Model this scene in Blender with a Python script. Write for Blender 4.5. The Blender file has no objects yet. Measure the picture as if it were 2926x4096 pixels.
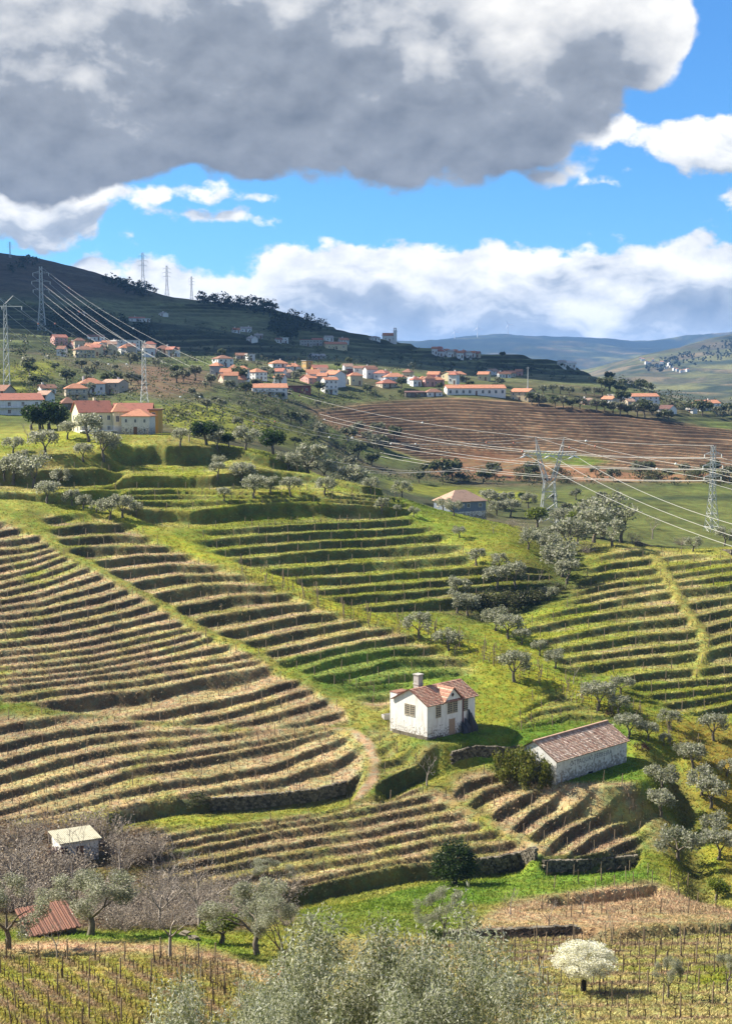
import bpy, bmesh, math, random
import numpy as np
from mathutils import Vector, Matrix
random.seed(7); np.random.seed(7)

# ------------------------------------------------------------------ camera, sky, sun, exposure
F = 5900.0; CU, CV, HZ = 1463.0, 2048.0, 1500.0        # focal length and centre in photograph pixels, eye level row
PITCH = math.atan((CV - HZ) / F)
CP, SP = math.cos(PITCH), math.sin(PITCH)
scene = bpy.context.scene
cam = bpy.data.cameras.new('camera'); cam_ob = bpy.data.objects.new('camera', cam)
scene.collection.objects.link(cam_ob)
cam.sensor_fit = 'VERTICAL'; cam.sensor_height = 24.0
cam.lens = 24.0 * F / 4096.0
cam.clip_start = 0.5; cam.clip_end = 40000
cam_ob.location = (0, 0, 0); cam_ob.rotation_euler = (math.pi / 2 - PITCH, 0, 0)
scene.camera = cam_ob

SUN_EL = math.radians(40); SUN_BACK = math.radians(21)   # the sun stands left and a little behind the hill
SUN_DIR = Vector((-math.cos(SUN_BACK) * math.cos(SUN_EL), math.sin(SUN_BACK) * math.cos(SUN_EL), math.sin(SUN_EL)))
sun = bpy.data.lights.new('sun', 'SUN'); sun.energy = 4.9; sun.angle = math.radians(0.55); sun.color = (1.0, 0.93, 0.8)
sun_ob = bpy.data.objects.new('sun', sun); scene.collection.objects.link(sun_ob)
sun_ob.rotation_euler = SUN_DIR.to_track_quat('Z', 'Y').to_euler()
scene.view_settings.view_transform = 'Standard'; scene.view_settings.look = 'None'
scene.view_settings.gamma = 1.0; scene.view_settings.use_curve_mapping = False
scene.view_settings.exposure = 1.45
scene.cycles.use_denoising = True
scene.cycles.max_bounces = 6; scene.cycles.diffuse_bounces = 3; scene.cycles.transparent_max_bounces = 6
scene.cycles.volume_bounces = 0; scene.cycles.caustics_reflective = False; scene.cycles.caustics_refractive = False

class NT:
    """small helper to wire shader nodes"""
    def __init__(s, tree): s.t = tree; s.n = tree.nodes; s.l = tree.links
    def put(s, sock, v):
        if v is None: return
        if isinstance(v, bpy.types.NodeSocket): s.l.new(v, sock)
        else: sock.default_value = v
    def math(s, op, a, b=None, c=None, clamp=False):
        n = s.n.new('ShaderNodeMath'); n.operation = op; n.use_clamp = clamp
        for i, v in enumerate((a, b, c)): s.put(n.inputs[i], v)
        return n.outputs[0]
    def vmath(s, op, a, b=None, scale=None):
        n = s.n.new('ShaderNodeVectorMath'); n.operation = op
        s.put(n.inputs[0], a); s.put(n.inputs[1], b)
        if scale is not None: s.put(n.inputs['Scale'], scale)
        return n.outputs['Value'] if op in ('LENGTH', 'DOT_PRODUCT') else n.outputs[0]
    def comb(s, x, y, z):
        n = s.n.new('ShaderNodeCombineXYZ')
        for i, v in enumerate((x, y, z)): s.put(n.inputs[i], v)
        return n.outputs[0]
    def noise(s, vec, scale, detail=4, rough=0.55, lac=2.0, dist=0.0):
        n = s.n.new('ShaderNodeTexNoise'); n.noise_dimensions = '3D'
        s.put(n.inputs['Vector'], vec); n.inputs['Scale'].default_value = scale; n.inputs['Detail'].default_value = detail
        n.inputs['Roughness'].default_value = rough; n.inputs['Lacunarity'].default_value = lac; n.inputs['Distortion'].default_value = dist
        return n.outputs[0]
    def ramp(s, f, lo, hi, a=0.0, b=1.0, smooth=True):
        n = s.n.new('ShaderNodeMapRange'); n.interpolation_type = 'SMOOTHSTEP' if smooth else 'LINEAR'
        for i, v in enumerate((f, lo, hi, a, b)): s.put(n.inputs[i], v)
        return n.outputs[0]
    def mix(s, f, a, b, kind='MIX'):
        n = s.n.new('ShaderNodeMix'); n.data_type = 'RGBA'; n.blend_type = kind
        s.put(n.inputs[0], f)
        for i, v in ((6, a), (7, b)):
            if isinstance(v, tuple) and len(v) == 3: v = v + (1.0,)
            s.put(n.inputs[i], v)
        return n.outputs[2]

def make_world():
    w = bpy.data.worlds.new('World'); scene.world = w; w.use_nodes = True
    w.cycles.sampling_method = 'MANUAL'; w.cycles.sample_map_resolution = 512
    t = NT(w.node_tree); t.n.clear()
    out = t.n.new('ShaderNodeOutputWorld'); bg = t.n.new('ShaderNodeBackground')
    STR = 0.068; bg.inputs[1].default_value = STR
    t.l.new(bg.outputs[0], out.inputs[0])
    sky = t.n.new('ShaderNodeTexSky'); sky.sky_type = 'NISHITA'; sky.sun_disc = False
    sky.sun_elevation = SUN_EL; sky.sun_rotation = math.atan2(SUN_DIR.x, SUN_DIR.y)
    sky.altitude = 400; sky.air_density = 1.0; sky.dust_density = 0.3; sky.ozone_density = 3.0
    geo = t.n.new('ShaderNodeTexCoord'); d = geo.outputs['Generated']
    sep = t.n.new('ShaderNodeSeparateXYZ'); t.l.new(d, sep.inputs[0])
    X = t.math('MULTIPLY', t.math('ARCTAN2', sep.outputs[0], sep.outputs[1]), 10.0)
    Y = t.math('MULTIPLY', t.math('ARCSINE', sep.outputs[2]), 10.0)
    P = t.comb(X, Y, 0.0)
    # warp
    w1 = t.n.new('ShaderNodeTexNoise'); t.l.new(P, w1.inputs['Vector']); w1.inputs['Scale'].default_value = 1.6; w1.inputs['Detail'].default_value = 3
    wv = t.vmath('SCALE', t.vmath('SUBTRACT', w1.outputs['Color'], (0.5, 0.5, 0.5)), scale=0.55)
    PW = t.vmath('ADD', P, wv)
    def px(u, v): return ((u - CU) / 590.0, (HZ - v) / 590.0)
    def blobs(lst, off=(0, 0, 0)):
        best = None; PO = t.vmath('ADD', PW, off)
        for (u, v, ru, rv) in lst:
            cx, cy = px(u, v)
            q = t.vmath('MULTIPLY', t.vmath('SUBTRACT', PO, (cx, cy, 0)), (590.0 / ru, 590.0 / rv, 0))
            e = t.math('MULTIPLY', t.math('SUBTRACT', 1.0, t.vmath('LENGTH', q)), min(ru, rv) / 300.0)
            best = e if best is None else t.math('SMOOTH_MAX', best, e, 0.12)
        return best
    SC = (1.0, 1.35, 1)
    def billow(off):
        q = t.vmath('MULTIPLY', t.vmath('ADD', P, off), SC)
        return t.math('ADD', t.math('MULTIPLY', t.noise(q, 1.0, 2, 0.5), 0.58), t.math('MULTIPLY', t.noise(q, 3.2, 6, 0.56), 0.42))
    fb = billow((0, 0, 0))
    relief = t.math('MULTIPLY', t.math('SUBTRACT', fb, billow((-0.05, 0.10, 0))), 2.6)     # against the same field nearer the sun
    fc = t.noise(t.vmath('MULTIPLY', PW, (0.75, 1.5, 1)), 0.95, 5, 0.52)
    # --- the great grey cumulus overhead
    BIG = [(900, 130, 1500, 600), (150, 420, 800, 400), (1900, 310, 620, 440), (1500, 540, 760, 240), (2480, 110, 300, 330),
           (2150, 690, 180, 70), (300, 600, 420, 150)]
    big = blobs(BIG); bigs = blobs(BIG, (0.22, 0.42, 0))
    dB = t.math('ADD', big, t.math('MULTIPLY', t.math('SUBTRACT', fb, 0.5), 1.25))
    aB = t.ramp(dB, -0.03, 0.12)
    thick = t.ramp(t.math('ADD', t.math('MINIMUM', bigs, 0.7), t.math('MULTIPLY', t.math('SUBTRACT', t.math('ADD', t.math('MULTIPLY', fc, 0.65), t.math('MULTIPLY', fb, 0.35)), 0.5), 1.7)), -0.1, 0.62)
    top = t.ramp(t.math('ADD', Y, t.math('MULTIPLY', t.math('SUBTRACT', fc, 0.5), 4.2)), 1.75, 2.75)
    thick = t.math('MULTIPLY', thick, t.math('SUBTRACT', 1.0, t.math('MULTIPLY', top, 0.62)))
    brB = t.math('ADD', t.math('SUBTRACT', 1.0, t.math('MULTIPLY', thick, 0.66)), t.math('MULTIPLY', relief, 0.55))
    k = 0.76 / STR
    def tone(b, lo=(0.095, 0.112, 0.14), mid=(0.20, 0.22, 0.25), hi=(0.54, 0.53, 0.51)):
        c1 = t.mix(t.ramp(b, 0.05, 0.6, smooth=False), tuple(x * k for x in lo), tuple(x * k for x in mid))
        return t.mix(t.ramp(b, 0.5, 1.08, smooth=False), c1, tuple(x * k for x in hi))
    cB = tone(brB)
    # --- the white bank along the horizon and the scattered small clouds
    LOW = [(1450, 1190, 560, 235), (2050, 1200, 720, 225), (2700, 1210, 600, 220), (250, 1120, 420, 90), (700, 1190, 420, 110),
           (2200, 1370, 1500, 160), (300, 1330, 1300, 160),
           (2760, 640, 290, 120), (2980, 830, 150, 70), (830, 790, 300, 64), (880, 895, 200, 58), (120, 880, 420, 130), (420, 800, 260, 90),
           (2340, 755, 60, 20), (2360, 980, 100, 24), (570, 995, 40, 30), (2420, 590, 180, 66),
           (-900, 1150, 900, 200), (3900, 1150, 900, 210), (6500, 1000, 1500, 300), (-4500, 900, 1500, 300),
           (9500, 1100, 1800, 260), (-8000, 1100, 1800, 260)]
    low = blobs(LOW); lows = blobs(LOW, (0.05, 0.2, 0))
    fs = t.noise(t.vmath('MULTIPLY', P, SC), 4.6, 6, 0.56)
    dL = t.math('ADD', low, t.math('MULTIPLY', t.math('SUBTRACT', t.math('ADD', t.math('MULTIPLY', fb, 0.5), t.math('MULTIPLY', fs, 0.5)), 0.5), 1.15))
    aL = t.ramp(dL, 0.0, 0.13)
    fine = t.noise(t.vmath('MULTIPLY', PW, (0.55, 2.4, 1)), 1.5, 5, 0.55)
    thL = t.ramp(t.math('ADD', t.math('MINIMUM', lows, 0.42), t.math('MULTIPLY', t.math('SUBTRACT', fine, 0.47), 2.3)), -0.05, 0.75)
    brL = t.math('ADD', t.math('SUBTRACT', 1.0, t.math('MULTIPLY', thL, 0.66)), t.math('MULTIPLY', relief, 0.85))
    cL = tone(brL, lo=(0.15, 0.185, 0.235), mid=(0.28, 0.31, 0.35), hi=(0.60, 0.59, 0.57))
    # clouds go on behind the viewer as they do in view
    far = t.noise(t.vmath('MULTIPLY', d, (1, 1, 2.2)), 2.2, 7, 0.55)
    out_of_view = t.ramp(t.math('ABSOLUTE', X), 4.0, 6.0)
    over = t.ramp(Y, 3.6, 5.0)
    away = t.math('MAXIMUM', out_of_view, over)
    aF = t.math('MULTIPLY', t.ramp(far, 0.47, 0.6), t.math('MULTIPLY', away, t.ramp(Y, 0.0, 0.8)))
    cF = tone(t.math('ADD', t.ramp(far, 0.75, 0.5), relief))
    aB = t.math('MULTIPLY', aB, t.math('SUBTRACT', 1.0, away))
    blue = t.mix(1.0, sky.outputs[0], (0.33, 0.64, 0.93), 'MULTIPLY')
    c = t.mix(aF, blue, cF)
    c = t.mix(aL, c, cL)
    c = t.mix(aB, c, cB)
    t.l.new(c, bg.inputs[0])
make_world()

# ------------------------------------------------------------------ numbers: pixels <-> place
def pix_to_at(u, v):
    """direction of a photograph pixel: a = x/y, t = z/y"""
    xc = (np.asarray(u, float) - CU) / F; zc = -(np.asarray(v, float) - CV) / F
    y = CP + zc * SP; z = -SP + zc * CP
    return xc / y, z / y
def to_pix(x, y, z):
    d = y * CP - z * SP; up = y * SP + z * CP
    d = np.maximum(d, 1e-3)
    return CU + F * x / d, CV - F * up / d

RNG = np.random.RandomState(11)
def _hash(ix, iy, seed):
    h = (ix.astype(np.int64) * 374761393 + iy.astype(np.int64) * 668265263 + seed * 1442695041) & 0x7fffffff
    h = ((h ^ (h >> 13)) * 1274126177) & 0x7fffffff
    return ((h ^ (h >> 16)) & 0xffffff) / float(0xffffff)
def vnoise(x, y, s, seed=0):
    x = np.asarray(x, float) / s; y = np.asarray(y, float) / s
    ix = np.floor(x); iy = np.floor(y); fx = x - ix; fy = y - iy
    fx = fx * fx * (3 - 2 * fx); fy = fy * fy * (3 - 2 * fy)
    a = _hash(ix, iy, seed); b = _hash(ix + 1, iy, seed); c = _hash(ix, iy + 1, seed); d = _hash(ix + 1, iy + 1, seed)
    return (a * (1 - fx) + b * fx) * (1 - fy) + (c * (1 - fx) + d * fx) * fy - 0.5
def fbm(x, y, s, seed=0, o=4):
    r = 0; amp = 1.0
    for i in range(o):
        r = r + amp * vnoise(x + 17.3 * i, y - 9.1 * i, s / (2.03 ** i), seed + i); amp *= 0.5
    return r

_ONES = ['', 'first', 'second', 'third', 'fourth', 'fifth', 'sixth', 'seventh', 'eighth', 'ninth', 'tenth', 'eleventh', 'twelfth', 'thirteenth', 'fourteenth', 'fifteenth', 'sixteenth', 'seventeenth', 'eighteenth', 'nineteenth']
def nth(i):
    if i < 20: return _ONES[i]
    t, o = divmod(i, 10); w = ['', '', 'twent', 'thirt', 'fort', 'fift', 'sixt', 'sevent', 'eight', 'ninet'][t]
    return w + 'ieth' if o == 0 else w + 'y-' + _ONES[o]
def thing(name, loc=(0, 0, 0), rz=0.0, label=None, cat=None, group=None):
    o = bpy.data.objects.new(name, None); scene.collection.objects.link(o)
    o.location = loc; o.rotation_euler = (0, 0, rz); o.empty_display_size = 0.3
    return tag(o, label, cat, group)
def tag(o, label=None, cat=None, group=None, kind=None):
    if label: o['label'] = label
    if cat: o['category'] = cat
    if group: o['group'] = group
    if kind: o['kind'] = kind
    return o
def mesh_np(name, verts, faces, mat=None, smooth=False, cols=None):
    """verts (n,3); faces an (m,3) or (m,4) array, or a list of such arrays"""
    me = bpy.data.meshes.new(name)
    verts = np.asarray(verts, np.float32).reshape(-1, 3)
    fl = [np.asarray(f, np.int32) for f in (faces if isinstance(faces, list) else [faces]) if len(f)]
    idx = np.concatenate([f.ravel() for f in fl]); tot = np.concatenate([np.full(len(f), f.shape[1], np.int32) for f in fl])
    st = np.concatenate([[0], np.cumsum(tot)[:-1]]).astype(np.int32)
    me.vertices.add(len(verts)); me.vertices.foreach_set('co', verts.ravel())
    me.loops.add(len(idx)); me.loops.foreach_set('vertex_index', idx)
    me.polygons.add(len(tot)); me.polygons.foreach_set('loop_start', st); me.polygons.foreach_set('loop_total', tot)
    me.polygons.foreach_set('use_smooth', np.full(len(tot), bool(smooth)))
    if cols is not None:
        cols = np.asarray(cols, np.float32); 
        if cols.shape[1] == 3: cols = np.hstack([cols, np.ones((len(cols), 1), np.float32)])
        at = me.color_attributes.new('Col', 'FLOAT_COLOR', 'POINT'); at.data.foreach_set('color', cols.ravel())
    me.update(calc_edges=True)
    if mat: me.materials.append(mat)
    return me
def put(name, me, parent=None, loc=None, rz=None):
    o = bpy.data.objects.new(name, me); scene.collection.objects.link(o)
    if parent: o.parent = parent
    if loc is not None: o.location = loc
    if rz is not None: o.rotation_euler = (0, 0, rz)
    return o

# ------------------------------------------------------------------ the lie of the land
CTRL = []
def prof(u, pts):
    for y, v in pts: CTRL.append((u, v, y))
near_c = [(92, 4090), (115, 3850)]
colL = near_c + [(128, 3755), (150, 3640), (170, 3510), (182, 3415), (190, 3290), (206, 3000), (228, 2680), (251, 2400), (270, 2220), (291, 2050), (320, 1900),
        (345, 1790), (365, 1735), (400, 1665), (440, 1615), (480, 1555), (540, 1490), (600, 1440), (680, 1410), (760, 1400), (850, 1340),
        (1000, 1240), (1200, 1120), (1450, 1015), (1700, 1060), (2300, 1300), (3000, 1500), (5000, 1500), (6500, 1480), (9000, 1400), (11000, 1440), (14000, 1480)]
prof(-900, [(y, v - (110 if 900 < y < 1800 else 0)) for y, v in colL[::2]]); prof(0, colL)
prof(350, [(390, 1705), (450, 1640), (520, 1603), (600, 1520), (680, 1450), (730, 1432), (800, 1400), (900, 1340), (1050, 1250), (1300, 1130), (1450, 1082), (1700, 1140), (2300, 1350), (291, 2060), (320, 1915), (350, 1755)])
prof(700, near_c + [(128, 3760), (150, 3650), (168, 3540), (178, 3440), (190, 3270), (206, 3000), (228, 2700), (251, 2430), (291, 2080), (315, 1960), (335, 1850), (350, 1748),
        (380, 1765), (420, 1720), (470, 1645), (540, 1570), (620, 1500), (700, 1470), (780, 1440), (850, 1400), (1000, 1320), (1200, 1235), (1400, 1185), (1650, 1240), (2300, 1420)])
prof(1100, [(150, 3660), (170, 3540), (190, 3270), (206, 3010), (251, 2430), (300, 2030), (330, 1880), (345, 1815), (380, 1850), (430, 1790), (480, 1730), (560, 1640), (640, 1585), (700, 1530), (760, 1485), (850, 1440),
        (1000, 1370), (1150, 1295), (1300, 1235), (1500, 1300), (2300, 1460)])
prof(1463, near_c + [(130, 3755), (150, 3660), (165, 3575), (176, 3450), (190, 3240), (206, 3000), (230, 2680), (251, 2450), (275, 2250), (295, 2100), (310, 2000), (320, 1942), (350, 1990), (400, 1975),
        (440, 1930), (480, 1900), (520, 1870), (560, 1820), (640, 1700), (690, 1620), (720, 1578), (780, 1505), (860, 1462), (1000, 1412), (1250, 1345), (1450, 1400), (2300, 1500),
        (3000, 1540), (5000, 1500), (6500, 1480), (9000, 1375), (11000, 1440), (14000, 1480)])
prof(1800, [(720, 1580), (800, 1520), (900, 1480), (1050, 1440), (1200, 1402), (1350, 1450), (2300, 1540), (325, 2060), (300, 2110), (275, 2260)])
prof(2050, near_c + [(130, 3760), (150, 3650), (163, 3570), (172, 3470), (185, 3260), (194, 3120), (206, 2990), (225, 2740), (245, 2540), (260, 2410), (285, 2190), (320, 2120), (370, 2100), (430, 2085), (470, 2020),
        (520, 1950), (560, 1900), (620, 1790), (690, 1640), (740, 1572), (3000, 1560)])
prof(2250, [(780, 1550), (900, 1510), (1050, 1480), (1150, 1452), (1300, 1510), (2300, 1580), (190, 3180), (206, 2990)])
prof(2500, near_c + [(130, 3770), (150, 3640), (163, 3560), (172, 3470), (185, 3310), (192, 3190), (200, 3060), (208, 2960), (216, 2850), (228, 2700), (250, 2500), (270, 2340), (298, 2178), (330, 2225), (380, 2175), (410, 2130),
        (470, 2020), (520, 1950), (560, 1900), (640, 1760), (720, 1640), (760, 1592), (850, 1548), (950, 1530), (1020, 1527), (1200, 1600), (2300, 1610), (3000, 1570), (4000, 1480), (4500, 1462), (5500, 1480), (6500, 1470)])
colR = near_c + [(130, 3775), (150, 3650), (165, 3590), (180, 3450), (195, 3240), (205, 3050), (215, 2900), (228, 2720), (250, 2500), (275, 2300), (298, 2195), (330, 2240), (380, 2195), (430, 2120), (470, 2040),
        (520, 1960), (560, 1900), (650, 1780), (720, 1700), (780, 1655), (840, 1640), (1000, 1730), (1500, 1720), (2300, 1640), (3000, 1560), (4000, 1440), (5000, 1345), (5800, 1380), (6500, 1430), (9000, 1345), (11000, 1420), (14000, 1480)]
prof(2926, colR); prof(3800, colR[::2] + [(5000, 1330)])
for u, v in ((1650, 1366), (1900, 1346), (2100, 1348), (2300, 1352), (2400, 1366), (2550, 1386), (2700, 1372)): CTRL.append((u, v, 9000))
for u, v in ((1800, 1480), (2200, 1490)): CTRL.append((u, v, 5500))
CTRL.append((2700, 1415, 4600)); CTRL.append((2250, 1540, 4200)); CTRL.append((2350, 1560, 3200))
CTRL = np.array(CTRL, float)
_ca, _ct = pix_to_at(CTRL[:, 0], CTRL[:, 1])
KA, KY = 5.0, 2.2
_cp = np.stack([_ca * KA, np.log(CTRL[:, 2]) * KY], 1)
def _tps(r2): return 0.5 * r2 * np.log(np.maximum(r2, 1e-12))
_n = len(_cp); _d2 = ((_cp[:, None] - _cp[None]) ** 2).sum(-1)
_A = np.zeros((_n + 3, _n + 3)); _A[:_n, :_n] = _tps(_d2) + np.eye(_n) * 2e-4
_A[:_n, _n] = 1; _A[:_n, _n + 1:] = _cp; _A[_n, :_n] = 1; _A[_n + 1:, :_n] = _cp.T
_w = np.linalg.solve(_A, np.concatenate([_ct, [0, 0, 0]]))
def base_t(a, y):
    q0 = np.asarray(a, float) * KA; q1 = np.log(np.maximum(y, 50.0)) * KY
    r = _w[_n] + _w[_n + 1] * q0 + _w[_n + 2] * q1
    for i in range(_n):
        r = r + _w[i] * _tps((q0 - _cp[i, 0]) ** 2 + (q1 - _cp[i, 1]) ** 2)
    return r
# ------------------------------------------------------------------ terraces, tracks, fields
def poly_in(poly, u, v):
    p = np.asarray(poly, float); r = np.zeros(u.shape, bool)
    x0, y0 = p[-1]
    for x1, y1 in p:
        c = ((y0 > v) != (y1 > v))
        with np.errstate(divide='ignore', invalid='ignore'):
            r ^= c & (u < (x1 - x0) * (v - y0) / (y1 - y0) + x0)
        x0, y0 = x1, y1
    return r
def line_dist(pl, u, v, sv=2.2):
    """distance to a polyline in photograph pixels; rows count sv times as much as columns"""
    best = np.full(u.shape, 1e9)
    p = np.asarray(pl, float)
    for (x0, y0), (x1, y1) in zip(p[:-1], p[1:]):
        dx, dy = x1 - x0, (y1 - y0) * sv
        L = dx * dx + dy * dy + 1e-9
        px_, py_ = u - x0, (v - y0) * sv
        k = np.clip((px_ * dx + py_ * dy) / L, 0, 1)
        best = np.minimum(best, np.hypot(px_ - k * dx, py_ - k * dy))
    return best
def lin(u, pts):
    """piecewise linear through pts, going on at the end slopes"""
    p = np.asarray(pts, float); r = np.interp(u, p[:, 0], p[:, 1])
    s0 = (p[1, 1] - p[0, 1]) / (p[1, 0] - p[0, 0]); s1 = (p[-1, 1] - p[-2, 1]) / (p[-1, 0] - p[-2, 0])
    r = np.where(u < p[0, 0], p[0, 1] + s0 * (u - p[0, 0]), r)
    return np.where(u > p[-1, 0], p[-1, 1] + s1 * (u - p[-1, 0]), r)
class Region:
    def __init__(s, name, poly, lines, y0, y1, w=0.22, tread=(0.2, 0.19, 0.05), dry=0.0, amp=1.22, riser=None):
        s.name, s.poly, s.lines, s.y0, s.y1, s.w, s.dry, s.amp = name, poly, lines, y0, y1, w, dry, amp
        s.ps = np.array([p for p, _ in lines], float); s.dmin = {'barn plot': 0.95, 'lower middle': 0.85}.get(name, 0.6)
    def vs(s, u):
        v = np.stack([lin(u, pts) for _, pts in s.lines], 0)
        return np.maximum.accumulate(v, 0) + np.arange(len(s.lines)).reshape((-1,) + (1,) * np.ndim(u)) * 2.5
    def phase(s, u, v):
        V = s.vs(u); r = np.zeros(u.shape)
        g0 = (s.ps[1] - s.ps[0]) / (V[1] - V[0]); r = s.ps[0] + (v - V[0]) * g0
        for i in range(len(s.ps) - 1):
            m = v >= V[i]
            r = np.where(m, s.ps[i] + (v - V[i]) * (s.ps[i + 1] - s.ps[i]) / (V[i + 1] - V[i]), r)
        return r
    def v_at(s, u, p):
        V = s.vs(u)
        i = np.clip(np.searchsorted(s.ps, p) - 1, 0, len(s.ps) - 2)
        return V[i] + (p - s.ps[i]) * (V[i + 1] - V[i]) / (s.ps[i + 1] - s.ps[i])

P1 = [(-300, 1990), (27, 2078), (189, 2141), (270, 2213), (360, 2250), (432, 2295), (513, 2340), (649, 2412), (739, 2475), (856, 2538), (955, 2575), (1036, 2610), (1117, 2673), (1200, 2695), (1330, 2790), (1400, 2830), (1420, 2900)]
P2 = [(430, 2040), (540, 2087), (658, 2150), (811, 2213), (955, 2268), (1126, 2322), (1261, 2394), (1463, 2466), (1733, 2530), (1967, 2625), (2148, 2700), (2319, 2775), (2544, 2870), (2800, 3010)]
P3 = [(-300, 2785), (0, 2803), (162, 2821), (423, 2861), (631, 2888), (901, 2911), (1126, 2915), (1306, 2902), (1400, 2922), (1470, 2970), (1500, 3040), (1490, 3120), (1430, 3185)]
P4 = [(2560, 2170), (2590, 2190), (2634, 2242), (2679, 2323), (2751, 2440), (2814, 2530), (2823, 2594), (2790, 2680)]
P5 = [(1730, 3160), (1800, 3200), (1967, 3285), (2112, 3365), (2170, 3390)]
GULLY = [(1900, 2440), (2080, 2395), (2220, 2330), (2260, 2200), (2200, 2120)]
STREAM = [(2640, 3020), (2700, 3110), (2745, 3230), (2765, 3400), (2800, 3560), (2870, 3660)]

REG = []
L1 = Region('left', [(-1400, 2010), (27, 2085), (189, 2148), (270, 2220), (432, 2300), (649, 2420), (856, 2545), (1036, 2620), (1117, 2680), (1330, 2795), (1410, 2880), (1306, 2896), (1126, 2908), (901, 2904), (631, 2881), (423, 2854), (162, 2814), (0, 2796), (-1400, 2740)],
    [(-3, [(-300, 2130), (0, 2085), (200, 2050)]), (0, [(0, 2195), (117, 2186), (250, 2155)]), (3, [(0, 2299), (144, 2263), (270, 2218)]), (5, [(0, 2362), (180, 2322), (342, 2263)]),
     (9, [(0, 2484), (180, 2461), (405, 2416), (540, 2380), (622, 2358)]), (12, [(0, 2592), (270, 2565), (540, 2511), (720, 2475)]), (15, [(0, 2682), (360, 2646), (630, 2592), (840, 2535)]),
     (17, [(0, 2735), (270, 2704), (630, 2654), (1018, 2595)]), (19, [(90, 2800), (360, 2758), (630, 2725), (1072, 2640)]), (20, [(504, 2845), (811, 2790), (1171, 2700)]),
     (21, [(667, 2862), (901, 2825), (1198, 2738)]), (22, [(847, 2885), (1081, 2830), (1288, 2771)]), (23, [(991, 2906), (1171, 2862), (1387, 2812)]), (24, [(1100, 2925), (1250, 2890), (1420, 2850)])], 180, 300, dry=0.78, amp=1.1)
L2 = Region('lower left', [(-1400, 2790), (0, 2812), (162, 2830), (423, 2870), (631, 2897), (901, 2920), (1126, 2924), (1306, 2912), (1380, 2932), (1430, 2990), (1450, 3050), (1430, 3120), (1261, 3160), (991, 3187), (721, 3190), (540, 3230), (270, 3266), (0, 3296), (-1400, 3330)],
    [(-1, [(0, 2900), (90, 2880), (270, 2860)]), (0, [(0, 2969), (90, 2947), (270, 2915), (540, 2885)]), (1, [(0, 3032), (180, 2987), (360, 2951), (586, 2920), (784, 2908)]), (2, [(0, 3091), (270, 3023), (540, 2969), (811, 2942), (946, 2924)]),
     (3, [(0, 3159), (270, 3086), (540, 3023), (811, 2990), (1081, 2942)]), (4, [(0, 3231), (270, 3141), (495, 3068), (721, 3032), (991, 2987), (1252, 2924)]),
     (5, [(0, 3270), (216, 3230), (450, 3155), (631, 3120), (811, 3095), (1081, 3045), (1351, 2940)]), (6, [(300, 3240), (694, 3168), (901, 3130), (1126, 3091), (1351, 3014), (1414, 2970)]),
     (7, [(0, 3310), (270, 3268), (540, 3226), (721, 3190), (991, 3180), (1261, 3150), (1432, 3105)]), (8, [(0, 3400), (540, 3290), (991, 3250), (1432, 3190)])], 178, 215, dry=0.82, amp=1.08)
L3 = Region('lower middle', [(560, 3330), (901, 3290), (1261, 3240), (1500, 3190), (1640, 3130), (1740, 3170), (1967, 3290), (2100, 3370), (2150, 3400), (1982, 3425), (1621, 3450), (1369, 3505), (1153, 3550), (800, 3590), (620, 3540)],
    [(0, [(586, 3393), (901, 3330), (1261, 3270), (1463, 3228), (1650, 3190)]), (1, [(577, 3424), (811, 3384), (1081, 3325), (1463, 3267), (1700, 3220)]), (2, [(586, 3478), (811, 3433), (1081, 3380), (1463, 3315), (1733, 3260)]),
     (3, [(631, 3512), (811, 3471), (1081, 3417), (1463, 3358), (1733, 3305), (1940, 3275)]), (4, [(766, 3543), (991, 3489), (1463, 3403), (1733, 3350), (1958, 3312)]), (5, [(811, 3579), (1081, 3530), (1463, 3448), (1823, 3385), (2040, 3350)]),
     (6, [(1000, 3585), (1153, 3555), (1369, 3505), (1621, 3450), (1982, 3420), (2140, 3385)])], 160, 200, dry=0.7)
R1 = Region('barn plot', [(1830, 3110), (1990, 3075), (2140, 3085), (2230, 3140), (2320, 3160), (2480, 3190), (2540, 3200), (2570, 3260), (2555, 3400), (2274, 3415), (2160, 3410), (2112, 3365), (1967, 3285), (1830, 3190)],
    [(0, [(1823, 3160), (1859, 3123), (1986, 3091)]), (1, [(1886, 3190), (1931, 3150), (2040, 3118), (2130, 3105)]), (2, [(1958, 3244), (2022, 3195), (2112, 3163), (2211, 3152)]), (3, [(2058, 3294), (2130, 3222), (2220, 3186), (2292, 3168)]),
     (4, [(2112, 3339), (2184, 3276), (2274, 3231), (2373, 3204)]), (5, [(2193, 3366), (2256, 3312), (2364, 3258), (2508, 3222)]), (6, [(2280, 3390), (2364, 3330), (2454, 3285), (2544, 3262)]), (7, [(2360, 3420), (2450, 3370), (2550, 3330)])], 165, 205, dry=0.75, amp=1.6)
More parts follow.
